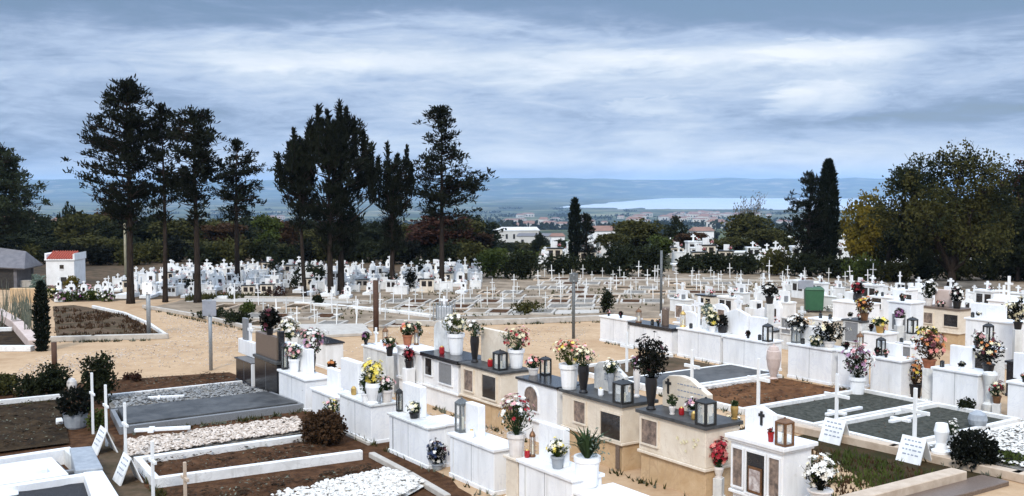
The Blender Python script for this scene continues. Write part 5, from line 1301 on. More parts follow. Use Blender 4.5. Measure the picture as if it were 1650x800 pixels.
def plot(label, pts, fill, fz=.05, amp=.04, kerb=None, kh=.12, kw=.1, sides='abcd', pebble=None, slab=None, group=None, seed=1, pn=700, psz=.028, kz0=-.02):
    """pts: four ground corners in order; sides a..d = the edges from corner to corner"""
    pts = [p if isinstance(p, Vector) else at(*p) for p in pts]; o = sum(pts, Vector()) / 4; o.z = 0
    t = thing('grave_plot', label, 'grave', o, 0, group); q = [p - o for p in pts]
    for v in q: v.z = 0
    if kerb:
        for i, sname in enumerate('abcd'):
            if sname in sides:
                m = MB(); m.bar(q[i], q[(i + 1) % 4], kw, kz0, kh * (1 + .01 * i), ext=kw * .5 if i % 2 == 0 else -kw * .5); m.build('kerb', kerb, t, bevel=.008)
    c = sum(q, Vector()) / 4; ins = [v.lerp(c, .0) for v in q]
    if slab:
        m = MB(); ii = [v + (c - v).normalized() * kw * 1.2 for v in q]
        m.raw([(v.x, v.y, 0) for v in ii] + [(v.x, v.y, fz) for v in ii], [(4, 5, 6, 7), (0, 1, 5, 4), (1, 2, 6, 5), (2, 3, 7, 6), (3, 0, 4, 7)]); m.build('slab', slab, t, bevel=.01)
    else:
        lumpy(ins, fz, amp, seed).build('earth' if not pebble else 'bed', fill, t, smooth=True)
    if pebble:
        g = pebbles(ins, fz + amp * .6, pn, psz, seed).build('pebbles', pebble, t); g['kind'] = 'stuff'
    return t
sheet('grave_yard_ground', [(-200, 660), (60, 625), (190, 612), (372, 600), (440, 628), (640, 712), (760, 800), (640, 1000), (-400, 1000)], 'soil', .004, jag=.06)
sheet('earth_path', [(150, 690), (172, 690), (215, 760), (250, 800), (300, 1000), (60, 1000), (165, 770)], 'weedy_earth', .009, jag=.04)
# between row A's backs and the left walkway
plot('bare reddish earth grave with a thin pale kerb, farthest of the left graves', [(188, 614), (368, 603), (388, 620), (172, 643)], 'soil', .03, .05, 'kerb_white', .10, .07, 'c', seed=2)
plot('grave filled with grey gravel right behind the grey slab grave', [(172, 645), (388, 622), (440, 638), (180, 666)], 'gravel_base', .05, .04, 'slate_slab', .10, .08, 'c', pebble='pebble_grey', seed=3, pn=1100, psz=.035)
plot('grave under a wide dark grey slab with a white cross lying on it', [(182, 672), (436, 643), (488, 662), (196, 700)], 'slate_slab', .2, 0, 'grey_granite', .16, .09, 'abcd', slab='slate_slab', seed=4)
lying_cross('white marble cross lying on the dark grey slab', 262, 694, .2, 1.05, .36, .11, R(14))
lying_cross('thin white cross lying on the grey gravel grave', 268, 642, .1, .8, .3, .06, R(15))
plot('grave covered with pinkish white pebbles, without a frame', [(200, 718), (482, 680), (505, 700), (196, 748)], 'gravel_base', .06, .06, None, pebble='pebble_pink', seed=5, pn=2600, psz=.036)
plot('brown earth grave inside a raised white kerb, beside the white pebble grave', [(222, 752), (500, 713), (578, 741), (252, 786)], 'soil', .04, .06, 'kerb_white', .17, .12, 'acd', seed=6)
plot('brown earth grave at the bottom edge, nearest of the left graves', [(262, 806), (600, 757), (640, 772), (300, 840)], 'soil', .03, .06, None, seed=7)
plot('heap of bright white pebbles at the foot of the white monuments', [(430, 808), (628, 762), (688, 786), (560, 860)], 'pebble_white', .05, .06, None, pebble='pebble_white', seed=8, pn=2200, psz=.036)
kerb('stone_kerb', 'pale stone edge running along the foot of the white monuments', [(600, 738), (660, 770), (720, 806)], .12, .1, 'concrete')
# far-left graves
plot('dark earth grave with a thin white kerb at the left edge', [(-80, 664), (98, 646), (112, 718), (-90, 744)], 'dark_soil', .05, .06, 'kerb_white', .16, .09, 'a', seed=9)
def marble_grave():
    P_ = [at(*q, .28) for q in [(-70, 748), (108, 722), (152, 762), (-70, 796)]]; o = sum(P_, Vector()) / 4; o.z = 0
    t = thing('marble_grave', 'pale marble grave with a raised rim and a stepped inner slab at the left edge', 'grave', o); q = [v - o for v in P_]
    for v in q: v.z = 0
    for i, mm in ((0, 'white_marble'), (2, 'white_marble'), (1, 'old_marble'), (3, 'white_marble')):
        m = MB(); m.bar(q[i], q[(i + 1) % 4], .14, -.02, .28 + .003 * i, ext=.07 if i % 2 == 0 else -.07); m.build('rim', mm, t, bevel=.01)
    c = sum(q, Vector()) / 4
    for f, z, mm in ((.22, .12, 'slate_slab'), (.34, .24, 'white_marble'), (.62, .31, 'white_marble')):
        ii = [v.lerp(c, f) for v in q]; m = MB(); m.raw([(v.x, v.y, 0) for v in ii] + [(v.x, v.y, z) for v in ii], [(4, 5, 6, 7), (0, 1, 5, 4), (1, 2, 6, 5), (2, 3, 7, 6), (3, 0, 4, 7)]); m.build('slab', mm, t, bevel=.012)
marble_grave()
def slabthing(name, label, pix, z, mm, z0=0.0, cat='slab'):
    P_ = [at(*q, z) for q in pix]; m = MB(); m.raw([(v.x, v.y, z0) for v in P_] + [(v.x, v.y, z) for v in P_], [(4, 5, 6, 7), (0, 1, 5, 4), (1, 2, 6, 5), (2, 3, 7, 6), (3, 0, 4, 7)])
    return tag(m.build(name, mm, bevel=.012), label, cat)
slabthing('head_slab', 'grey blue marble slab at the end of the pale marble grave', [(122, 758), (166, 754), (148, 719), (112, 722)], .33, 'ceramic_grey')
slabthing('head_slab', 'white marble slab standing lower, closing the black gravel grave', [(152, 812), (196, 806), (166, 758), (134, 761)], .33, 'white_marble')
plot('grave of black chippings with white bits in the bottom left corner', [(-60, 800), (130, 774), (160, 816), (-60, 850)], 'chippings_black', .16, .02, 'grey_granite', .2, .08, 'a', seed=10)
slabthing('white_plate', 'small white plate lying on the black chippings', [(-30, 806), (30, 795), (30, 787), (-30, 796)], .2, 'white_marble', .15)
slabthing('white_plate', 'tiny white plate lying on the dark earth grave', [(90, 680), (102, 678), (100, 673), (90, 674)], .13, 'white_marble', .05)
board('white folding name board seen edge-on beside the dark pot', 167, 733, seed=1, p=at(168, 728))
board('nearest white folding name board seen edge-on, at the white kerb corner', 205, 784, seed=2, p=at(206, 776))
stone_cross('thin white cross seen edge-on beside the dark ball planter', 150, 700, 1.25, .34, .048)
stone_cross('thin white cross seen edge-on just behind the farther edge-on name board', 172, 720, 1.2, .34, .048)
stone_cross('thin white cross seen edge-on in front of the white pebble grave', 203, 752, 1.15, .34, .048)
stone_cross('thin white cross seen edge-on at the corner of the raised white kerb', 247, 806, .95, .34, .048)
stone_cross('thin tan cross seen edge-on on the nearest brown grave', 299, 822, .75, .3, .048, m_='kerb_tan')
bush('round_bush', 'dense round brown bush beside the white monuments', at(521, 716), 70 * kk(at(521, 716)), 52 * kk(at(521, 716)), 91, 'leaf_brown', 520, .045, 'bush', ball=True)
def planter():
    p = at(122, 690); k = kk(p); t = thing('planter', 'dark round bush in a grey stone planter among the left graves', 'planter', p)
    m = MB(); m.lathe([(14 * k, 0), (16 * k, 3 * k), (19 * k, 22 * k), (20 * k, 24 * k), (17 * k, 24 * k)], 16); m.build('pot', 'ceramic_grey', t)
    rng = random.Random(5); m = MB()
    for i in range(900):
        d = Vector((rng.gauss(0, 1), rng.gauss(0, 1), rng.gauss(0, 1))).normalized() * rng.random() ** .3; m.leaf((d.x * 27 * k, d.y * 27 * k, 42 * k + d.z * 23 * k), rng, .05, .08, out=d)
    m.build('foliage', 'leaf_black', t)
planter()
K = lambda x, y: kk(at(x, y))
bush('flowering_shrub', 'tall dark shrub with purple tips at the edge of the left path', at(160, 652), 50 * K(160, 652), 86 * K(160, 652), 92, 'leaf_dark', 420, .05, 'shrub')
bush('shrub', 'dark rounded shrub in front of the rusty stake', at(88, 640), 52 * K(88, 640), 54 * K(88, 640), 93, 'leaf_dark', 320, .05, 'shrub')
bush('shrub', 'low dark shrub left of the rounded one', at(52, 640), 50 * K(52, 640), 34 * K(52, 640), 94, 'leaf_dark', 240, .05, 'shrub')
bush('shrub', 'low spiky green shrub at the left edge of the photo', at(8, 636), 40 * K(8, 636), 32 * K(8, 636), 95, 'leaf_olive', 180, .06, 'shrub')
bush('shrub', 'small green plant by the white kerb crosses', at(155, 694), 26 * K(155, 694), 34 * K(155, 694), 96, 'leaf_green', 120, .04, 'plant')
bush('shrub', 'small weed on the reddish earth grave', at(222, 618), 16 * K(222, 618), 18 * K(222, 618), 97, 'leaf_rust', 50, .04, 'plant')
bush('shrub', 'reddish weed on the farthest left grave', at(205, 616), 12 * K(205, 616), 14 * K(205, 616), 98, 'leaf_rust', 40, .04, 'plant')
urn('pale glass lamp urn in front of the tall shrub', 116, 640, 0, 16, 32, 'ceramic_pale')
# left path island with reeds
sheet('left_bed', [(-120, 560), (46, 566), (62, 560), (0, 506), (-120, 500)], 'dark_soil', .005)
kerb('stone_wall', 'low pinkish stone edging running diagonally at the far left', [(-10, 506), (28, 530), (56, 562)], .35, .28, 'pink_stone', cat='kerb')
kerb('stone_kerb', 'white pebbled edge of the bed at the left border', [(-60, 566), (48, 566)], .3, .16, 'kerb_white')
kerb('stone_kerb', 'thin white bar across the dark bed at the left border', [(-60, 536), (18, 534)], .12, .14, 'kerb_white')
kerb('stone_wall', 'ochre low wall behind the reeds at far left', [(22, 487), (56, 487)], .3, .6, 'ochre_stone', cat='wall')
kerb('stone_wall', 'long pale wall in front of the grey roofed shed', [(-60, 464), (62, 463)], .3, .35, 'concrete', cat='wall')
def reeds():
    rng = random.Random(9)
    for i in range(26):
        px = rng.uniform(-4, 54); b = at(px, rng.uniform(500, 545)); h = rng.uniform(.7, 1.5); m = MB()
        for j in range(5):
            q = Vector((rng.gauss(0, .04), rng.gauss(0, .04), 0)); e = q + Vector((rng.gauss(0, .12), rng.gauss(0, .12), h * rng.uniform(.7, 1))); m.tube([q, q.lerp(e, .5) + Vector((.02, 0, .03)), e], [.014, .012, .003], 4)
        o = m.build('reed_plant', 'reed'); o.location = b; tag(o, 'thin grey green reed stalks growing at the far left', 'reed', 'reeds by the left path')
reeds()
bush('flowering_shrub', 'grey flowering shrub on top of the wall beside the narrow cypress', at(62, 478), 26 * K(62, 478), 36 * K(62, 478), 99, 'leaf_pale', 140, .07, 'shrub')
bush('shrub', 'yellow green shrub in front of the tiny chapel', at(116, 467), 22 * K(116, 467), 20 * K(116, 467), 100, 'leaf_yellow', 120, .07, 'shrub')
def grass(name, region, n, h, m_, seed, w=.02):
    rng = random.Random(seed); m = MB(); a, b, c, d = region
    for i in range(n):
        u, v = rng.random(), rng.random(); p = a.lerp(b, u).lerp(d.lerp(c, u), v)
        if fbm(p.x * .9, p.y * .9, seed) < -.08: continue
        for _ in range(3):
            e = Vector((rng.gauss(0, .4), rng.gauss(0, .4), 1)).normalized() * h * rng.uniform(.5, 1.3); s_ = Vector((rng.gauss(0, 1), rng.gauss(0, 1), 0)).normalized() * w
            q = Vector((p.x + rng.gauss(0, .04), p.y + rng.gauss(0, .04), 0)); m.quad([q - s_, q + s_, q + e])
    return tag(m.build(name, m_), None, None, kind='stuff')
grass('grass', [at(88, 546), at(262, 541), at(202, 508), at(90, 496)], 700, .13, 'leaf_brown', 3, .03)
grass('weeds', [W(-15.2, 12.9), W(-10.6, 12.9), W(-10.6, 16.2), W(-15.2, 16.2)], 1500, .13, 'leaf_green', 4)
grass('dry_weeds', [W(-15.2, 12.9), W(-10.6, 12.9), W(-10.6, 16.2), W(-15.2, 16.2)], 700, .10, 'leaf_brown', 14)
grass('ground_cover', [at(300, 486), at(430, 480), at(430, 476), at(300, 480)], 400, .25, 'leaf_olive', 5, .04)
grass('field_weeds', [at(330, 518), at(960, 508), at(1300, 455), at(700, 470)], 900, .12, 'leaf_olive', 6, .03)
for i, (px, py, w, h, lm) in enumerate([(848, 505, 46, 18, 'leaf_olive'), (978, 505, 20, 42, 'leaf_dark'), (662, 470, 18, 36, 'leaf_black'), (345, 512, 60, 14, 'leaf_dark'), (382, 524, 40, 20, 'leaf_dark'), (400, 506, 22, 18, 'leaf_green'), (438, 478, 40, 16, 'leaf_rust'), (385, 474, 36, 16, 'leaf_rust'), (512, 492, 14, 14, 'leaf_dark')]):
    bush('shrub', ['low olive tussock in the cross field', 'small upright plant at the corner where the white tombs meet the field', 'small black cypress shrub among the crowded graves', 'dark low plants along the curved kerb', 'dark leafy clump at the end of the curved kerb', 'fresh green tuft beside the curved kerb', 'rust coloured low bush under the leaning cypress', 'rust coloured low bush at the foot of the sparse pine', 'dark tuft at the bright white lane kerb'][i], at(px, py), w * K(px, py), h * K(px, py), 110 + i, lm, 150, .06, 'shrub')

def litter(label, regs, n, m_, seed, sz=.035, z_=.09):
    rng = random.Random(seed); m = MB()
    for i in range(n):
        a, b, c, d = rng.choice(regs); u, v = rng.random(), rng.random(); p = a.lerp(b, u).lerp(d.lerp(c, u), v)
        if fbm(p.x * 1.3, p.y * 1.3, seed) < -.05: continue
        s_ = sz * rng.uniform(.5, 1.4); t_ = rng.uniform(0, 6.28); e = Vector((math.cos(t_), math.sin(t_), rng.uniform(-.3, .3))) * s_; w_ = Vector((-e.y, e.x, rng.uniform(-.3, .3) * s_)) * .4
        q = Vector((p.x, p.y, z_ + rng.random() * .03)); m.quad([q - e, q - w_, q + e, q + w_])
    return tag(m.build(label, m_), None, None, kind='stuff')
Z_ = lambda *L_: [at(*q) for q in L_]
EARTH = [Z_((-60, 664), (96, 648), (110, 718), (-60, 740)), Z_((222, 752), (500, 715), (570, 740), (256, 782)), Z_((262, 800), (600, 757), (620, 772), (300, 830)), Z_((190, 614), (366, 604), (384, 619), (176, 641)), [W(-18.4, 17.1), W(-16.3, 17.1), W(-16.3, 20.8), W(-18.4, 20.8)]]
litter('fallen_leaves', EARTH, 2600, 'leaf_brown', 31)
litter('dry_litter', EARTH, 1300, 'reed', 32, .028)
litter('clods', EARTH, 2200, 'dark_soil', 33, .05)
PATH = [Z_((90, 600), (380, 590), (390, 540), (270, 550)), Z_((270, 545), (385, 545), (385, 528), (250, 505)), Z_((530, 570), (950, 560), (950, 525), (620, 530)), Z_((0, 615), (130, 600), (260, 555), (60, 575)), Z_((660, 660), (800, 740), (1000, 800), (900, 700))]
def stones():
    rng = random.Random(77); m = MB()
    for a, b, c, d in PATH:
        m2 = pebbles([a, b, c, d], -.012, 800, .018, rng.randrange(999)); n = len(m.v); m.v += m2.v; m.f += [tuple(i + n for i in f) for f in m2.f]; m.m += m2.m
    tag(m.build('path_gravel', 'pebble_pink'), None, None, kind='stuff')
stones()
litter('path_litter', [PATH[0], PATH[2], PATH[3], PATH[4]], 900, 'leaf_brown', 35, .03, .012)
# ================= the graves between rows B and C
GR = 'graves with crosses on the right'
def splot(label, s0, s1, t0, t1, *a, **k): return plot(label, [W(s0, t0), W(s1, t0), W(s1, t1), W(s0, t1)], *a, **k)
splot('narrow earth grave behind the nearest cream tomb, with low weeds', -22.6, -20.4, 17, 20.9, 'weedy_earth', .04, .06, 'kerb_white', .12, .09, 'abd', seed=21)
splot('grave under a dark slate slab at the foot of the white row', -20.3, -18.7, 17, 20.9, 'slate_slab', .16, 0, 'kerb_white', .16, .1, 'abcd', slab='slate_slab', seed=22)
splot('bare orange brown earth grave with a pale kerb', -18.5, -16.15, 17, 20.9, 'orange_soil', .05, .09, 'kerb_white', .14, .1, 'abd', seed=23)
splot('grave of greenish chippings with white kerbs, left of the pair', -16.0, -14.2, 17, 20.9, 'chippings_green', .09, .02, 'kerb_white', .17, .1, 'abcd', seed=24)
splot('grave of greenish chippings with white kerbs and a dark plant, right of the pair', -14.0, -12.15, 17, 20.9, 'chippings_green', .09, .02, 'kerb_white', .17, .1, 'abcd', seed=25)
splot('grave heaped with pale gravel at the right edge', -11.9, -9.8, 17.4, 20.9, 'gravel_base', .08, .05, 'kerb_white', .15, .1, 'bd', pebble='pebble_white', seed=26, pn=1900, psz=.032)
kerb('stone_kerb', 'long tan stone kerb between the weedy bed and the crosses', [(1272, 694), (1440, 731), (1640, 775), (1700, 790)], .22, .16, 'kerb_tan')
def endkerb():
    m = MB(); m.bar(W(-10.35, 12.5), W(-10.35, 16.1), .3, -.02, .22); tag(m.build('stone_kerb', 'kerb_tan', bevel=.012), 'tan stone kerb closing the weedy bed at bottom right', 'kerb', 'kerbs along the paths')
    m = MB(); m.bar(W(-10.0, 12.5), W(-10.0, 16.6), .5, -.02, .08); tag(m.build('stone_step', 'brown_granite', bevel=.012), 'dark brown stone step in the bottom right corner', 'step')
endkerb()
stone_cross('white cross with broad arms behind the nearest headstone of the shrine', 1222, 690, 1.32, .62, .07, p=W(s_of(1222, 16.9, .6), 16.9))
stone_cross('white cross standing behind the left white name board on the right', 1348, 690, 1.28, .6, .066, p=W(s_of(1348, 16.95, .6), 16.95))
stone_cross('white cross standing behind the right white name board', 1474, 715, 1.28, .6, .066, p=W(s_of(1474, 16.95, .6), 16.95))
stone_cross('white cross in front of the orange earth grave, farther back', 1115, 640, 1.15, .5, .075, p=W(s_of(1115, 17.3, .6), 17.3))
stone_cross('thin white cross beside the white flowers and the black leafy plant', 1010, 580, 1.15, .5, .07, p=W(s_of(1010, 18.0, .6), 18.0))
board('left white name board with faint writing beside the tan kerb', 1345, 712, seed=3, p=W(s_of(1345, 16.6, .25), 16.62))
board('right white name board with faint writing beside the tan kerb', 1472, 745, seed=4, p=W(s_of(1472, 16.6, .25), 16.62))
lying_cross('white marble cross lying on the left greenish grave', 1360, 665, .1, 1.2, .45, .1, R(36))
lying_cross('white marble cross lying on the right greenish grave', 1462, 676, .1, 1.2, .45, .1, R(36))
urn('white stone vase at the end of the right greenish grave', 1516, 744, 0, 34, 62, 'ceramic_white', 'stone_vase', 'vase', prof=[(.8, 0), (.9, .3), (.6, .34), (.45, .5), (.7, .8), (.55, 1.0), (.4, .97)], lid=False)
flowers('grey white small vase with thin twigs by the stone vase', 1532, 722, .1, 26, 26, ['silk_white', 'ceramic_pale'], 'vase', 30, 12, 'ceramic_grey', n=14)
bush('round_bush', 'black round bush on the pale gravel at the right', at(1570, 756), 68 * K(1570, 756), 62 * K(1570, 756), 131, 'leaf_black', 420, .045, 'bush', ball=True)
urn('pale blue glass globe in front of the white row', 1575, 690, .1, 30, 28, 'ceramic_grey', 'globe_lamp', 'globe', prof=[(.5, 0), (.85, .2), (1, .5), (.85, .82), (.3, 1.0)], lid=False)
bush('shrub', 'dark leafy plant on the right greenish grave', at(1556, 668), 24 * K(1556, 668), 26 * K(1556, 668), 132, 'leaf_dark', 100, .04, 'plant')
bush('shrub', 'green weeds at the edge of the pale gravel', at(1632, 752), 60 * K(1632, 752), 18 * K(1632, 752), 133, 'leaf_green', 160, .04, 'plant')
def lyingwreath():
    p = at(1612, 738, .12); m = MB()
    for i in range(24):
        a0, a1 = 6.283 * i / 24, 6.283 * (i + 1) / 24; m.tube([(math.cos(a0) * .32, math.sin(a0) * .3, .04), (math.cos(a1) * .32, math.sin(a1) * .3, .04)], [.035, .035], 6)
    o = m.build('wreath_ring', 'leaf_black', smooth=True); o.location = p; tag(o, 'dark wreath ring lying on the pale gravel', 'wreath')
lyingwreath()

# ================= row C: white backs, then rows D and E with their fronts this way
def C(label, px0, px1, top, base, t=TC, slab='white_marble', st_=.05, d=.6, wall='white_marble'):
    D = W(s_of((px0 + px1) / 2, t, .5), t).y; h = zat(top, D)
    return Tomb('grave_monument', label, 'grave monument', px0, px1, t, h, d, wall, slab, st_)
c = C('plain white block at the far end of the third row, beside the pale path', 967, 1010, 512, 550)
c = C('white tomb with a black top slab and a dark pillar vase on it', 1014, 1082, 524, 570, slab='black_granite', st_=.1); cD = c
c = C('white tomb wall with a slot of black, next to the black topped one', 1092, 1160, 533, 588); c.headstone(1095, 1122, 500, .4, .12, 'white_marble', 'arch'); c.topcross(1124, 478, .6, .4, z0=c.h); c.headstone(1130, 1152, 512, .35, .1, 'old_marble')
c = C('broad white tomb wall right of the slotted wall', 1165, 1235, 546, 604); c.headstone(1168, 1204, 496, .4, .14, 'white_marble', 'gable'); c.headstone(1208, 1232, 510, .4, .14, 'white_marble'); c.topcross(1187, 476, .5, .42, z0=c.h + .5)
c = C('bluish white tomb wall right of the pale pink urn', 1270, 1340, 558, 622); c.headstone(1290, 1332, 524, .42, .12, 'white_marble')
c = C('square bluish white tomb wall between the mauve bouquet and the orange chrysanthemums', 1403, 1452, 578, 646); c.headstone(1412, 1450, 550, .4, .12, 'white_marble')
c = C('large bluish white tomb wall right of the orange chrysanthemums', 1503, 1576, 597, 660); c.headstone(1530, 1566, 556, .45, .12, 'white_marble')
c = C('white tomb wall cut by the right edge of the photo', 1624, 1700, 620, 674); c.headstone(1632, 1690, 568, .4, .1, 'white_marble')
c = C('narrow white block between the bluish wall and the mauve bouquet', 1350, 1376, 566, 620)
urn('dark pillar vase on the black topped tomb', 1072, 524, cD.h, 12, 28, 'brown_granite', 'pillar_vase', 'vase', prof=[(1, 0), (1, .92), (.8, 1), (.6, .97)], lid=False)
lantern('brown lantern on the black topped tomb', 1029, 520, cD.h, 14, 24, 'bronze')
stone_cross('small white cross ornament on the black topped tomb', 1045, 521, .42, .2, .06, p=W(cD.s0 + cD.w * .55, TC + .4, cD.h))
urn('pale pink stone urn standing before the white tomb walls', 1246, 616, 0, 24, 62, 'pink_stone', 'stone_urn', 'urn')
def C_item(px, t, z): return W(s_of(px, t, z), t, z)
def onC(fn, label, px, w, h, cols=None, t=TC + .25, z=.98, **k):
    return flowers(label, px, 0, z, w, h, cols, p=C_item(px, t, z), **k)
onC(0, 'black and white flower bowl on a dark lantern stand in the third row', 1266, 38, 30, ['silk_white', 'silk_white', 'silk_black'], pot='pot', poth=16, potw=16, potm='ceramic_grey', n=26, bs=3, leafm='leaf_black', leaves=2)
onC(0, 'dark green bouquet with white lilies above the bluish white tomb wall', 1336, 58, 38, ['silk_white', 'silk_white', 'silk_cream'], pot='pot', poth=10, potw=20, potm='ceramic_pale', n=18, bs=3.4, leafm='leaf_black', leaves=3, z=1.02)
onC(0, 'cream blossoms at the foot of the dark green bouquet', 1316, 30, 20, ['silk_cream', 'silk_white'], n=22, z=1.0, t=TC + .1)
onC(0, 'cream yellow flowers between the black topped tomb and the white headstone', 1148, 22, 26, ['silk_cream', 'silk_cream', 'silk_yellow'], pot='pot', poth=10, potw=14, n=20, z=.95, t=TC + .1)
onC(0, 'dark bowl of leaves before the gabled headstone', 1164, 20, 18, ['silk_black'], pot='pot', poth=12, potw=18, potm='ceramic_black', n=10, leafm='leaf_black', z=.97)
onC(0, 'pale green flowers behind the white headstones of the third row', 1140, 26, 24, ['silk_white', 'silk_cream'], pot='pot', poth=8, potw=14, n=16, leaves=1.6, leafm='leaf_pale', z=1.0, t=TC + .8)
lantern('black boxy lantern before the broad white tomb wall', 1240, 0, .98, 16, 30, p=C_item(1240, TC + .12, .98))
lantern('blue grey lantern right of the black and white flower bowl', 1283, 0, 1.0, 15, 30, 'grey_iron', p=C_item(1283, TC + .15, 1.0))
lantern('brown lantern with gold glass above the narrow white block', 1397, 0, 1.0, 16, 32, 'bronze', p=C_item(1397, TC + .3, 1.02))
lantern('dark lantern beside the brown one with gold glass', 1412, 0, 1.0, 14, 30, 'black_iron', p=C_item(1413, TC + .4, 1.02))
lantern('bright small lantern on the slotted white wall', 1098, 0, .95, 13, 28, 'gold', p=C_item(1100, TC + .15, .97))
flowers('mauve and pink bouquet in a white pot left of the square bluish wall', 1381, 641, 0, 50, 56, ['silk_mauve', 'silk_pink', 'silk_white', 'silk_maroon'], 'pot', 34, 26, 'ceramic_white', n=46, bs=3.6, leaves=2, leafm='leaf_dark')
flowers('orange chrysanthemums in a dark pot right of the square bluish wall', 1474, 640, .0, 40, 44, ['silk_orange', 'silk_orange', 'silk_yellow'], 'pot', 22, 22, 'ceramic_black', n=52, bs=3.4, leaves=1.6, leafm='leaf_brown')
flowers('rust red and orange chrysanthemums on a stand behind the others', 1492, 0, .9, 52, 44, ['silk_orange', 'silk_maroon', 'silk_coral'], 'pot', 14, 22, 'terracotta', n=54, bs=3.4, leaves=1.6, leafm='leaf_brown', p=C_item(1497, TC + .35, .78))
flowers('small cream flowers in a purple pot at the edge of the square bluish wall', 1492, 632, .1, 16, 18, ['silk_cream', 'silk_pink'], 'pot', 16, 13, 'silk_purple', n=14)
flowers('brown autumn leaves and flowers in a dark pot at the right edge', 1612, 0, .6, 54, 52, ['silk_maroon', 'silk_cream', 'silk_orange'], 'pot', 12, 20, 'ceramic_black', n=26, leaves=3.2, leafm='leaf_black', p=C_item(1612, TC + .5, .8))
urn('grey marble vase between the last two bluish walls', 1594, 668, 0, 24, 68, 'old_marble', 'stone_vase', 'vase', prof=[(.8, 0), (.9, .25), (.55, .3), (.6, .7), (1.0, .95), (.9, 1.0), (.7, .98)], lid=False)
flowers('dark red flowers in a bronze pot beside the grey marble vase', 1606, 650, .3, 22, 24, ['silk_maroon', 'silk_red', 'silk_cream'], 'pot', 12, 14, 'bronze', n=22)
# rows D and E: (label, px0, px1, row t, top row, kind)
TD, TE, TF = 24.9, 30.2, 35.5
def F_(label, px0, px1, t, top, wall='white_marble', slab='white_marble', d=.6, **k):
    D = W(s_of((px0 + px1) / 2, t, .8), t).y
    return Tomb('grave_monument', label, 'grave monument', px0, px1, t, zat(top, D), d, wall, slab, .05, **k)
d = F_('white shrine with two cross headstones, first of the fourth row', 1086, 1128, TD, 522); d.win(.1, .42, .5, .9, 'photo_print'); d.headstone(1090, 1112, 490, .3, .1); d.topcross(1118, 484, .5, .32, z0=d.h)
d = F_('white shrine with dark windows behind the gabled headstone', 1134, 1180, TD, 528); d.win(.12, .5, .5, .95); d.win(.65, .95, .5, .95, 'photo_print'); d.headstone(1146, 1172, 488, .3, .1, 'white_marble', 'arch')
d = F_('white shrine with a black shelf in the fourth row', 1206, 1246, TD, 530, slab='black_granite'); d.headstone(1214, 1240, 494, .3, .1, 'white_marble', 'gable')
d = F_('cream white ribbed shrine left of the green bin', 1256, 1300, TD, 530, 'old_marble'); d.win(.1, .45, .5, .95, 'grey_granite'); d.topcross(1290, 494, .5, .3, z0=d.h)
d = F_('pale yellow shrine directly below the green bin', 1304, 1338, TD, 514, 'cream_marble'); d.win(.12, .5, .6, 1.05, 'old_marble')
d = F_('grey windowed shrine with golden flowers beside it', 1358, 1388, TD, 516, 'old_marble', 'slate_slab'); d.win(.1, .55, .55, 1.1, 'grey_granite')
d = F_('white shrine with yellow flowers on a ledge', 1392, 1424, TD, 536); d.headstone(1396, 1420, 512, .3, .1)
d = F_('tall white shrine with a square grey niche holding a purple bouquet', 1432, 1468, TD + 1.3, 486, plinth=(.55, 'white_marble')); d.win(.14, .6, .85, 1.3, 'grey_granite'); d.topcross(1448, 464, .5, .3, z0=d.h); d.headstone(1438, 1456, 466, .3, .1)
d = F_('pinkish cream tomb with a tan base and a big black window', 1487, 1546, TE - 1.2, 496, 'cream_marble', 'brown_granite', plinth=(.5, 'ochre_stone')); d.win(.06, .36, .74, 1.06, 'photo_print'); d.win(.75, 1.22, .72, 1.08); d.headstone(1506, 1530, 466, .3, .14, 'pink_stone'); d.portrait(d.w * .55, .1, .12, .36)
d = F_('large white tomb with a faint cross relief and a projecting cornice', 1556, 1632, TE - 3.0, 516, plinth=(.12, 'white_marble'))
m = MB(); m.box(.28, .31, -.012, 0, .5, 1.0); m.box(.18, .28, -.011, 0, .78, .81); m.box(.31, .41, -.011, 0, .78, .81); m.build('cross', 'grey_granite', d.root)
d.headstone(1564, 1618, 488, .35, .14, 'white_marble')
d = F_('grey shrine with a long dark window behind the large bluish wall', 1556, 1598, TD - .6, 562, 'old_marble', 'white_marble'); d.win(.06, d.w - .1, .45, .85, 'dark_glass')
d = F_('white shrine with a narrow window behind the square bluish wall', 1436, 1480, TD - .9, 556); d.win(.15, .6, .5, .85, 'grey_granite')
d = F_('black topped tomb at the right edge with dark fronts', 1622, 1690, TD - 1.2, 586, 'black_granite', 'black_granite')
d = F_('white tomb with a cross on its headstone, high at the right edge', 1592, 1660, TF - 2, 486); d.headstone(1600, 1640, 474, .3, .12, 'white_marble'); d.topcross(1616, 460, .55, .3, z0=d.h); d.win(.1, .5, .4, .9, 'old_marble')
d = F_('long low bluish white tomb behind the dark green bouquet', 1342, 1400, TE + .3, 487, plinth=(.2, 'white_marble'))
d = F_('white tomb with dark vases right of the low bluish one', 1402, 1436, TE + 2.4, 478); d.win(.1, .5, .5, .9)
d = F_('small white shrine with two square holes in the fifth row', 1438, 1464, TE + 4, 466); d.win(.15, .4, .65, .95); d.win(.6, .85, .65, .95)
d = F_('white shrine farther back behind the pinkish cream tomb', 1470, 1500, TF, 470); d.headstone(1474, 1490, 456, .3, .1)
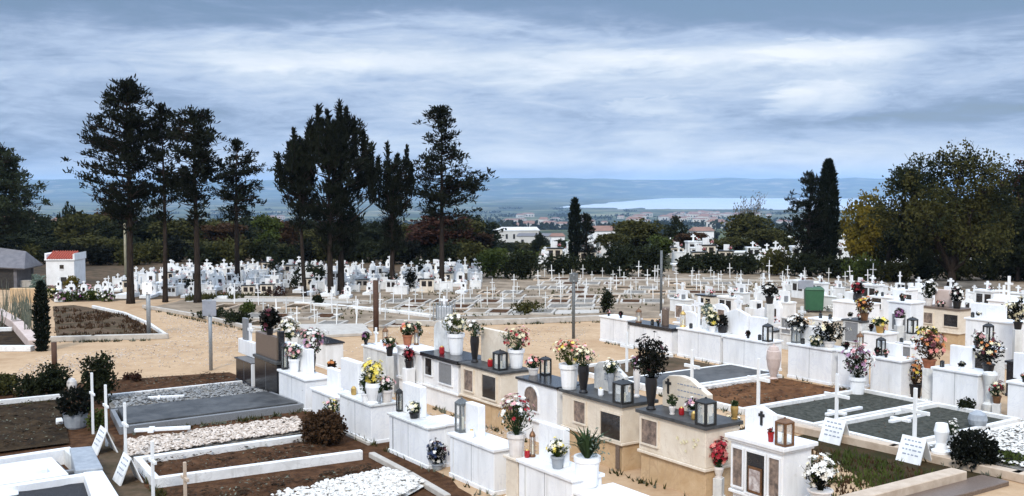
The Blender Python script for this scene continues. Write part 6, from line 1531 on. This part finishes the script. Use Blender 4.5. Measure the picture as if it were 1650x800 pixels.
for i, (px, t, h) in enumerate([(1098, 29, .75), (1140, 29.5, .7), (1176, 29, .8), (1218, 30, .7), (1262, 31, .75), (1246, 28, .8), (1340, 34, .75), (1372, 35.5, .75), (1405, 37, .8), (1530, 38, .8), (1560, 36.5, .7), (1590, 39, .8), (1625, 38, .9), (1650, 36, .9), (1480, 39, .8), (1320, 37, .7), (1192, 33, .7), (1230, 35, .7), (1290, 37, .7), (1350, 39, .7), (1385, 41, .7), (1420, 40, .7), (1450, 42, .8), (1500, 41, .7), (1540, 42, .7), (1570, 41, .8), (1610, 42, .7), (1640, 40.5, .8), (1435, 37.5, .7), (1515, 36, .6), (1580, 34.5, .7), (1645, 33.5, .8), (1270, 39, .6)]):
    put_mon([0, 4, 1, 3, 0, 2, 5, 3, 1, 0, 6, 1, 3, 0, 5, 1, 0, 3, 1][i % 19], W(s_of(px, t, .5), t), ROW + rm.gauss(0, .05), h + .1 if i < 19 else h - .12, 'in the rows on the right', 'rows of white graves on the right')
for i, (px, t, z, w, h, cols, pm, lm) in enumerate([(1394, TD + .2, 1.25, 32, 28, ['silk_yellow', 'silk_orange', 'silk_cream'], 'bronze', 'leaf_brown'), (1412, TD - .1, .95, 26, 14, ['silk_yellow', 'silk_cream'], 'gold', 'leaf_bouquet'), (1449, TD + 1.2, 1.0, 14, 16, ['silk_purple', 'silk_mauve'], 'ceramic_white', 'leaf_bouquet'),
        (1240, TD + .3, 1.3, 30, 22, ['silk_white', 'silk_black'], 'ceramic_black', 'leaf_black'), (1476, TE - 1, 1.25, 24, 30, ['silk_white'], 'ceramic_pale', 'leaf_dark'), (1542, TE - 1, 1.45, 22, 26, ['silk_maroon', 'silk_white'], 'ceramic_black', 'leaf_black'), (1628, TE - 2, 1.1, 34, 26, ['silk_white', 'silk_cream'], 'ceramic_black', 'leaf_dark'),
        (1388, TE + 1, 1.1, 20, 18, ['silk_maroon', 'silk_red'], 'ceramic_black', 'leaf_black'), (1572, TD - .7, 1.05, 16, 16, ['silk_white', 'silk_pink'], 'ceramic_black', 'leaf_bouquet'), (1500, TD - .2, .95, 40, 18, ['silk_yellow', 'silk_cream'], 'terracotta', 'leaf_olive'), (1640, TE - 3.5, 1.2, 34, 40, ['silk_cream'], 'ceramic_black', 'leaf_black')]):
    flowers(['golden and brown flowers beside the grey windowed shrine', 'yellow flowers in a gold bowl on the ledge of a white shrine', 'purple bouquet in the square niche of the tall white shrine', 'black and white flowers on the shrine with the black shelf', 'dark leafy bouquet with white buds left of the pinkish cream tomb', 'maroon and white flowers at the end of the pinkish cream tomb', 'white flowers with dark leaves right of the large white tomb', 'dark red flowers on the long low bluish white tomb', 'pink and white flowers on the grey shrine with a long window', 'low yellow and cream flowers before the tan base', 'dark tall leafy bouquet at the right edge near the large white tomb'][i],
            px, 0, z, w, h, cols, 'pot', 12, 14, pm, p=C_item(px, t, z), n=24, leafm=lm, leaves=1.6)
lantern('black open lantern standing left of the tan base of the pinkish tomb', 1470, 0, .85, 16, 28, p=C_item(1470, TD + .9, .85))
lantern('tall dark lantern in front of the large white tomb', 1592, 0, .6, 16, 34, p=C_item(1592, TD + 1.3, .8))
# small lanterns and vases crowding the far tombs
lt = lantern('small dark lantern among the crowded white tombs on the right', 0, 0, 0, 9, 16, p=W(0, TE, .9), group='little lanterns on the far tombs')
vz = [flowers('small white flower pot among the crowded white tombs on the right', 0, 0, 0, 14, 12, ['silk_white', 'silk_cream'], 'pot', 8, 8, p=W(0, TE, .9), n=12, seed=5, group='little pots on the far tombs', leafm='leaf_black'),
      flowers('small pink flower pot among the crowded white tombs on the right', 0, 0, 0, 14, 12, ['silk_pink', 'silk_coral', 'silk_white'], 'pot', 8, 8, 'ceramic_black', p=W(0, TE, .9), n=12, seed=6, group='little pots on the far tombs'),
      flowers('small dark leafy pot among the crowded white tombs on the right', 0, 0, 0, 13, 14, ['silk_maroon'], 'pot', 8, 9, 'ceramic_black', p=W(0, TE, .9), n=6, seed=7, group='little pots on the far tombs', leafm='leaf_black', leaves=1.4)]
rl = random.Random(21); spots = []
for o in list(bpy.data.objects):
    if o.get('category') == 'grave monument' and o.type == 'EMPTY':
        s_, t_ = st(o.location)
        if t_ > 21:
            tops = [c for c in o.children if c.name.startswith('top_slab')]
            if tops:
                xs = [v.co.x for v in tops[0].data.vertices]; zs = [v.co.z for v in tops[0].data.vertices]
                for q in range(2):
                    x = rl.uniform(min(xs) + .12, max(xs) - .12); spots.append((W(s_ + x, t_ + .13, max(zs)), q))
lset, vset = False, [False] * 3
for p, q in spots:
    if rl.random() < .35:
        if not lset: lt.location = p; lset = True
        else: dup(lt, p, ROW)
    else:
        v = rl.randrange(3)
        if not vset[v]: vz[v].location = p; vset[v] = True
        else: dup(vz[v], p, rl.uniform(0, 6))
def railing():
    p = at(716, 516); k = kk(p); t = thing('grave_railing', 'small pale blue iron railing round a grave beyond the white bouquet', 'railing', p, R(-10)); w = 30 * k
    for y in (-.25, .25):
        m = MB()
        for i in range(8): x = -w / 2 + i * w / 7; m.tube([(x, y, 0), (x, y, .62 + .06 * (i % 2))], [.018] * 2, 5)
        m.tube([(-w / 2, y, .5), (w / 2, y, .5)], [.015] * 2, 5); m.tube([(-w / 2, y, .12), (w / 2, y, .12)], [.015] * 2, 5); m.build('bars', 'galvanised', t)
    m = MB(); m.box(-.25, .25, -.08, .08, 0, .5); m.box(-.04, .04, -.04, .04, .5, .9); m.box(-.14, .14, -.035, .035, .7, .78); m.build('headstone', 'white_marble', t)
railing()

def edge_weeds(name, runs, n, m_, seed, h=.12):
    rng = random.Random(seed); m = MB()
    for i in range(n):
        a, b = rng.choice(runs); p = a.lerp(b, rng.random()) + Vector((rng.gauss(0, .05), rng.gauss(0, .05), 0))
        if fbm(p.x * 1.7, p.y * 1.7, seed) < 0: continue
        for _ in range(5):
            e = Vector((rng.gauss(0, .6), rng.gauss(0, .6), 1)).normalized() * h * rng.uniform(.4, 1.3); s_ = Vector((rng.gauss(0, 1), rng.gauss(0, 1), 0)).normalized() * .014
            m.quad([p - s_, p + s_, p + e])
    tag(m.build(name, m_), None, None, kind='stuff')
RUNS = [(W(-23.6, 9.05), W(-12, 9.0)), (W(-22, 11.65), W(-11, 11.6)), (W(-26, 21.15), W(-12, 21.15)), (W(-20, 16.85), W(-10, 16.85)), (at(222, 758), at(300, 840)), (at(190, 704), at(480, 668)), (at(172, 645), at(386, 623)), (at(84, 553), at(268, 549)), (at(232, 499), at(395, 533)), (at(640, 528), at(968, 520)), (at(-60, 668), at(98, 650))]
edge_weeds('edge_weeds', RUNS, 1500, 'leaf_olive', 41)
edge_weeds('dry_grass', RUNS, 900, 'reed', 42, .10)

for i, (px, py, w, h, cols) in enumerate([(82, 480, 24, 16, ['silk_cream', 'silk_yellow']), (104, 486, 30, 18, ['silk_mauve', 'silk_white']), (128, 484, 26, 16, ['silk_white', 'silk_purple']), (150, 484, 28, 18, ['silk_white', 'silk_cream']), (172, 486, 26, 18, ['silk_mauve', 'silk_white']), (138, 474, 26, 16, ['silk_white', 'silk_pink'])]):
    flowers(['cream and yellow flower bed patch nearest the narrow cypress', 'mauve and white flower patch behind the weedy bed', 'white and purple flower patch in front of the chapel', 'white and cream flower patch behind the weedy bed corner', 'mauve flower patch near the tallest pine trunk', 'pink and white flower patch right of the chapel'][i], px, py, 0, w, h, cols, None, n=34, bs=1.9, leaves=1.6, leafm='leaf_green', name='flower_patch', cat='flowers')

# everything set on a tomb stands on its slab; what stands off the tombs gets a stone stand of its own
def settle():
    cats = {'flower vase', 'flower pot', 'flowers', 'lantern', 'candle cup', 'vase'}
    for o in list(bpy.data.objects):
        if o.parent or o.type != 'EMPTY' or o.get('category') not in cats or o.location.z < .09: continue
        if 'brown granite headstone' in o['label'] or 'projecting post' in o['label']: continue
        s_, t_ = st(o.location); z = o.location.z; r = .04
        for c in o.children:
            if c.name.split('.')[0] in ('pot', 'vase', 'frame', 'glass', 'body'):
                v = [abs(q.co.x) for q in c.data.vertices if q.co.z < .12]
                if v: r = max(r, max(v))
        best = None
        for T in TOMBS:
            a0, a1, b0, b1 = T.s0 - T.over, T.s0 + T.w + T.over, T.t - T.over, T.t + T.d + T.over
            m_ = min(r, (a1 - a0) * .45, (b1 - b0) * .45)
            ns, nt_ = min(max(s_, a0 + m_), a1 - m_), min(max(t_, b0 + m_), b1 - m_)
            for x0, x1, y0, y1 in T.blocks:
                if T.s0 + x0 - r < ns < T.s0 + x1 + r and T.t + y0 - r < nt_ < T.t + y1 + r:
                    if y0 + T.over > 1.6 * r: nt_ = min(T.t + y0 - r, max(b0 + r * .9, nt_))
                    elif ns < T.s0 + (x0 + x1) / 2 and x0 > 1.5 * r: ns = T.s0 + x0 - r
                    elif T.w - x1 > 1.5 * r: ns = T.s0 + x1 + r
            d = math.hypot(ns - s_, nt_ - t_) + abs(T.h - z) * .8
            if abs(T.h - z) < .35 and d < .5 and (best is None or d < best[0]): best = (d, ns, nt_, T.h)
        if best: o.location = W(best[1], best[2], best[3])
        elif z > .2:
            k_ = max(r * 1.15, .06); m = MB(); m.box(-k_, k_, -k_, k_, -z, 0.0); m.box(-k_ * 1.25, k_ * 1.25, -k_ * 1.25, k_ * 1.25, -z, -z + .06); m.build('stand', 'old_marble', o, bevel=.006)
        else: o.location.z = 0.0
settle()

edge_weeds('grave_weeds', [(W(-15.9, 17.3), W(-14.4, 20.6)), (W(-13.9, 20.5), W(-12.3, 18)), (W(-15.8, 20.7), W(-12.3, 20.7)), (W(-22.4, 17.2), W(-20.6, 20.7)), (W(-11.6, 17.6), W(-10, 18))], 500, 'leaf_olive', 43, .09)
litter('grave_litter', [[W(-15.9, 17.2), W(-12.2, 17.2), W(-12.2, 20.7), W(-15.9, 20.7)], Z_((190, 676), (430, 646), (480, 660), (200, 696))], 700, 'leaf_brown', 36, .03, .115)
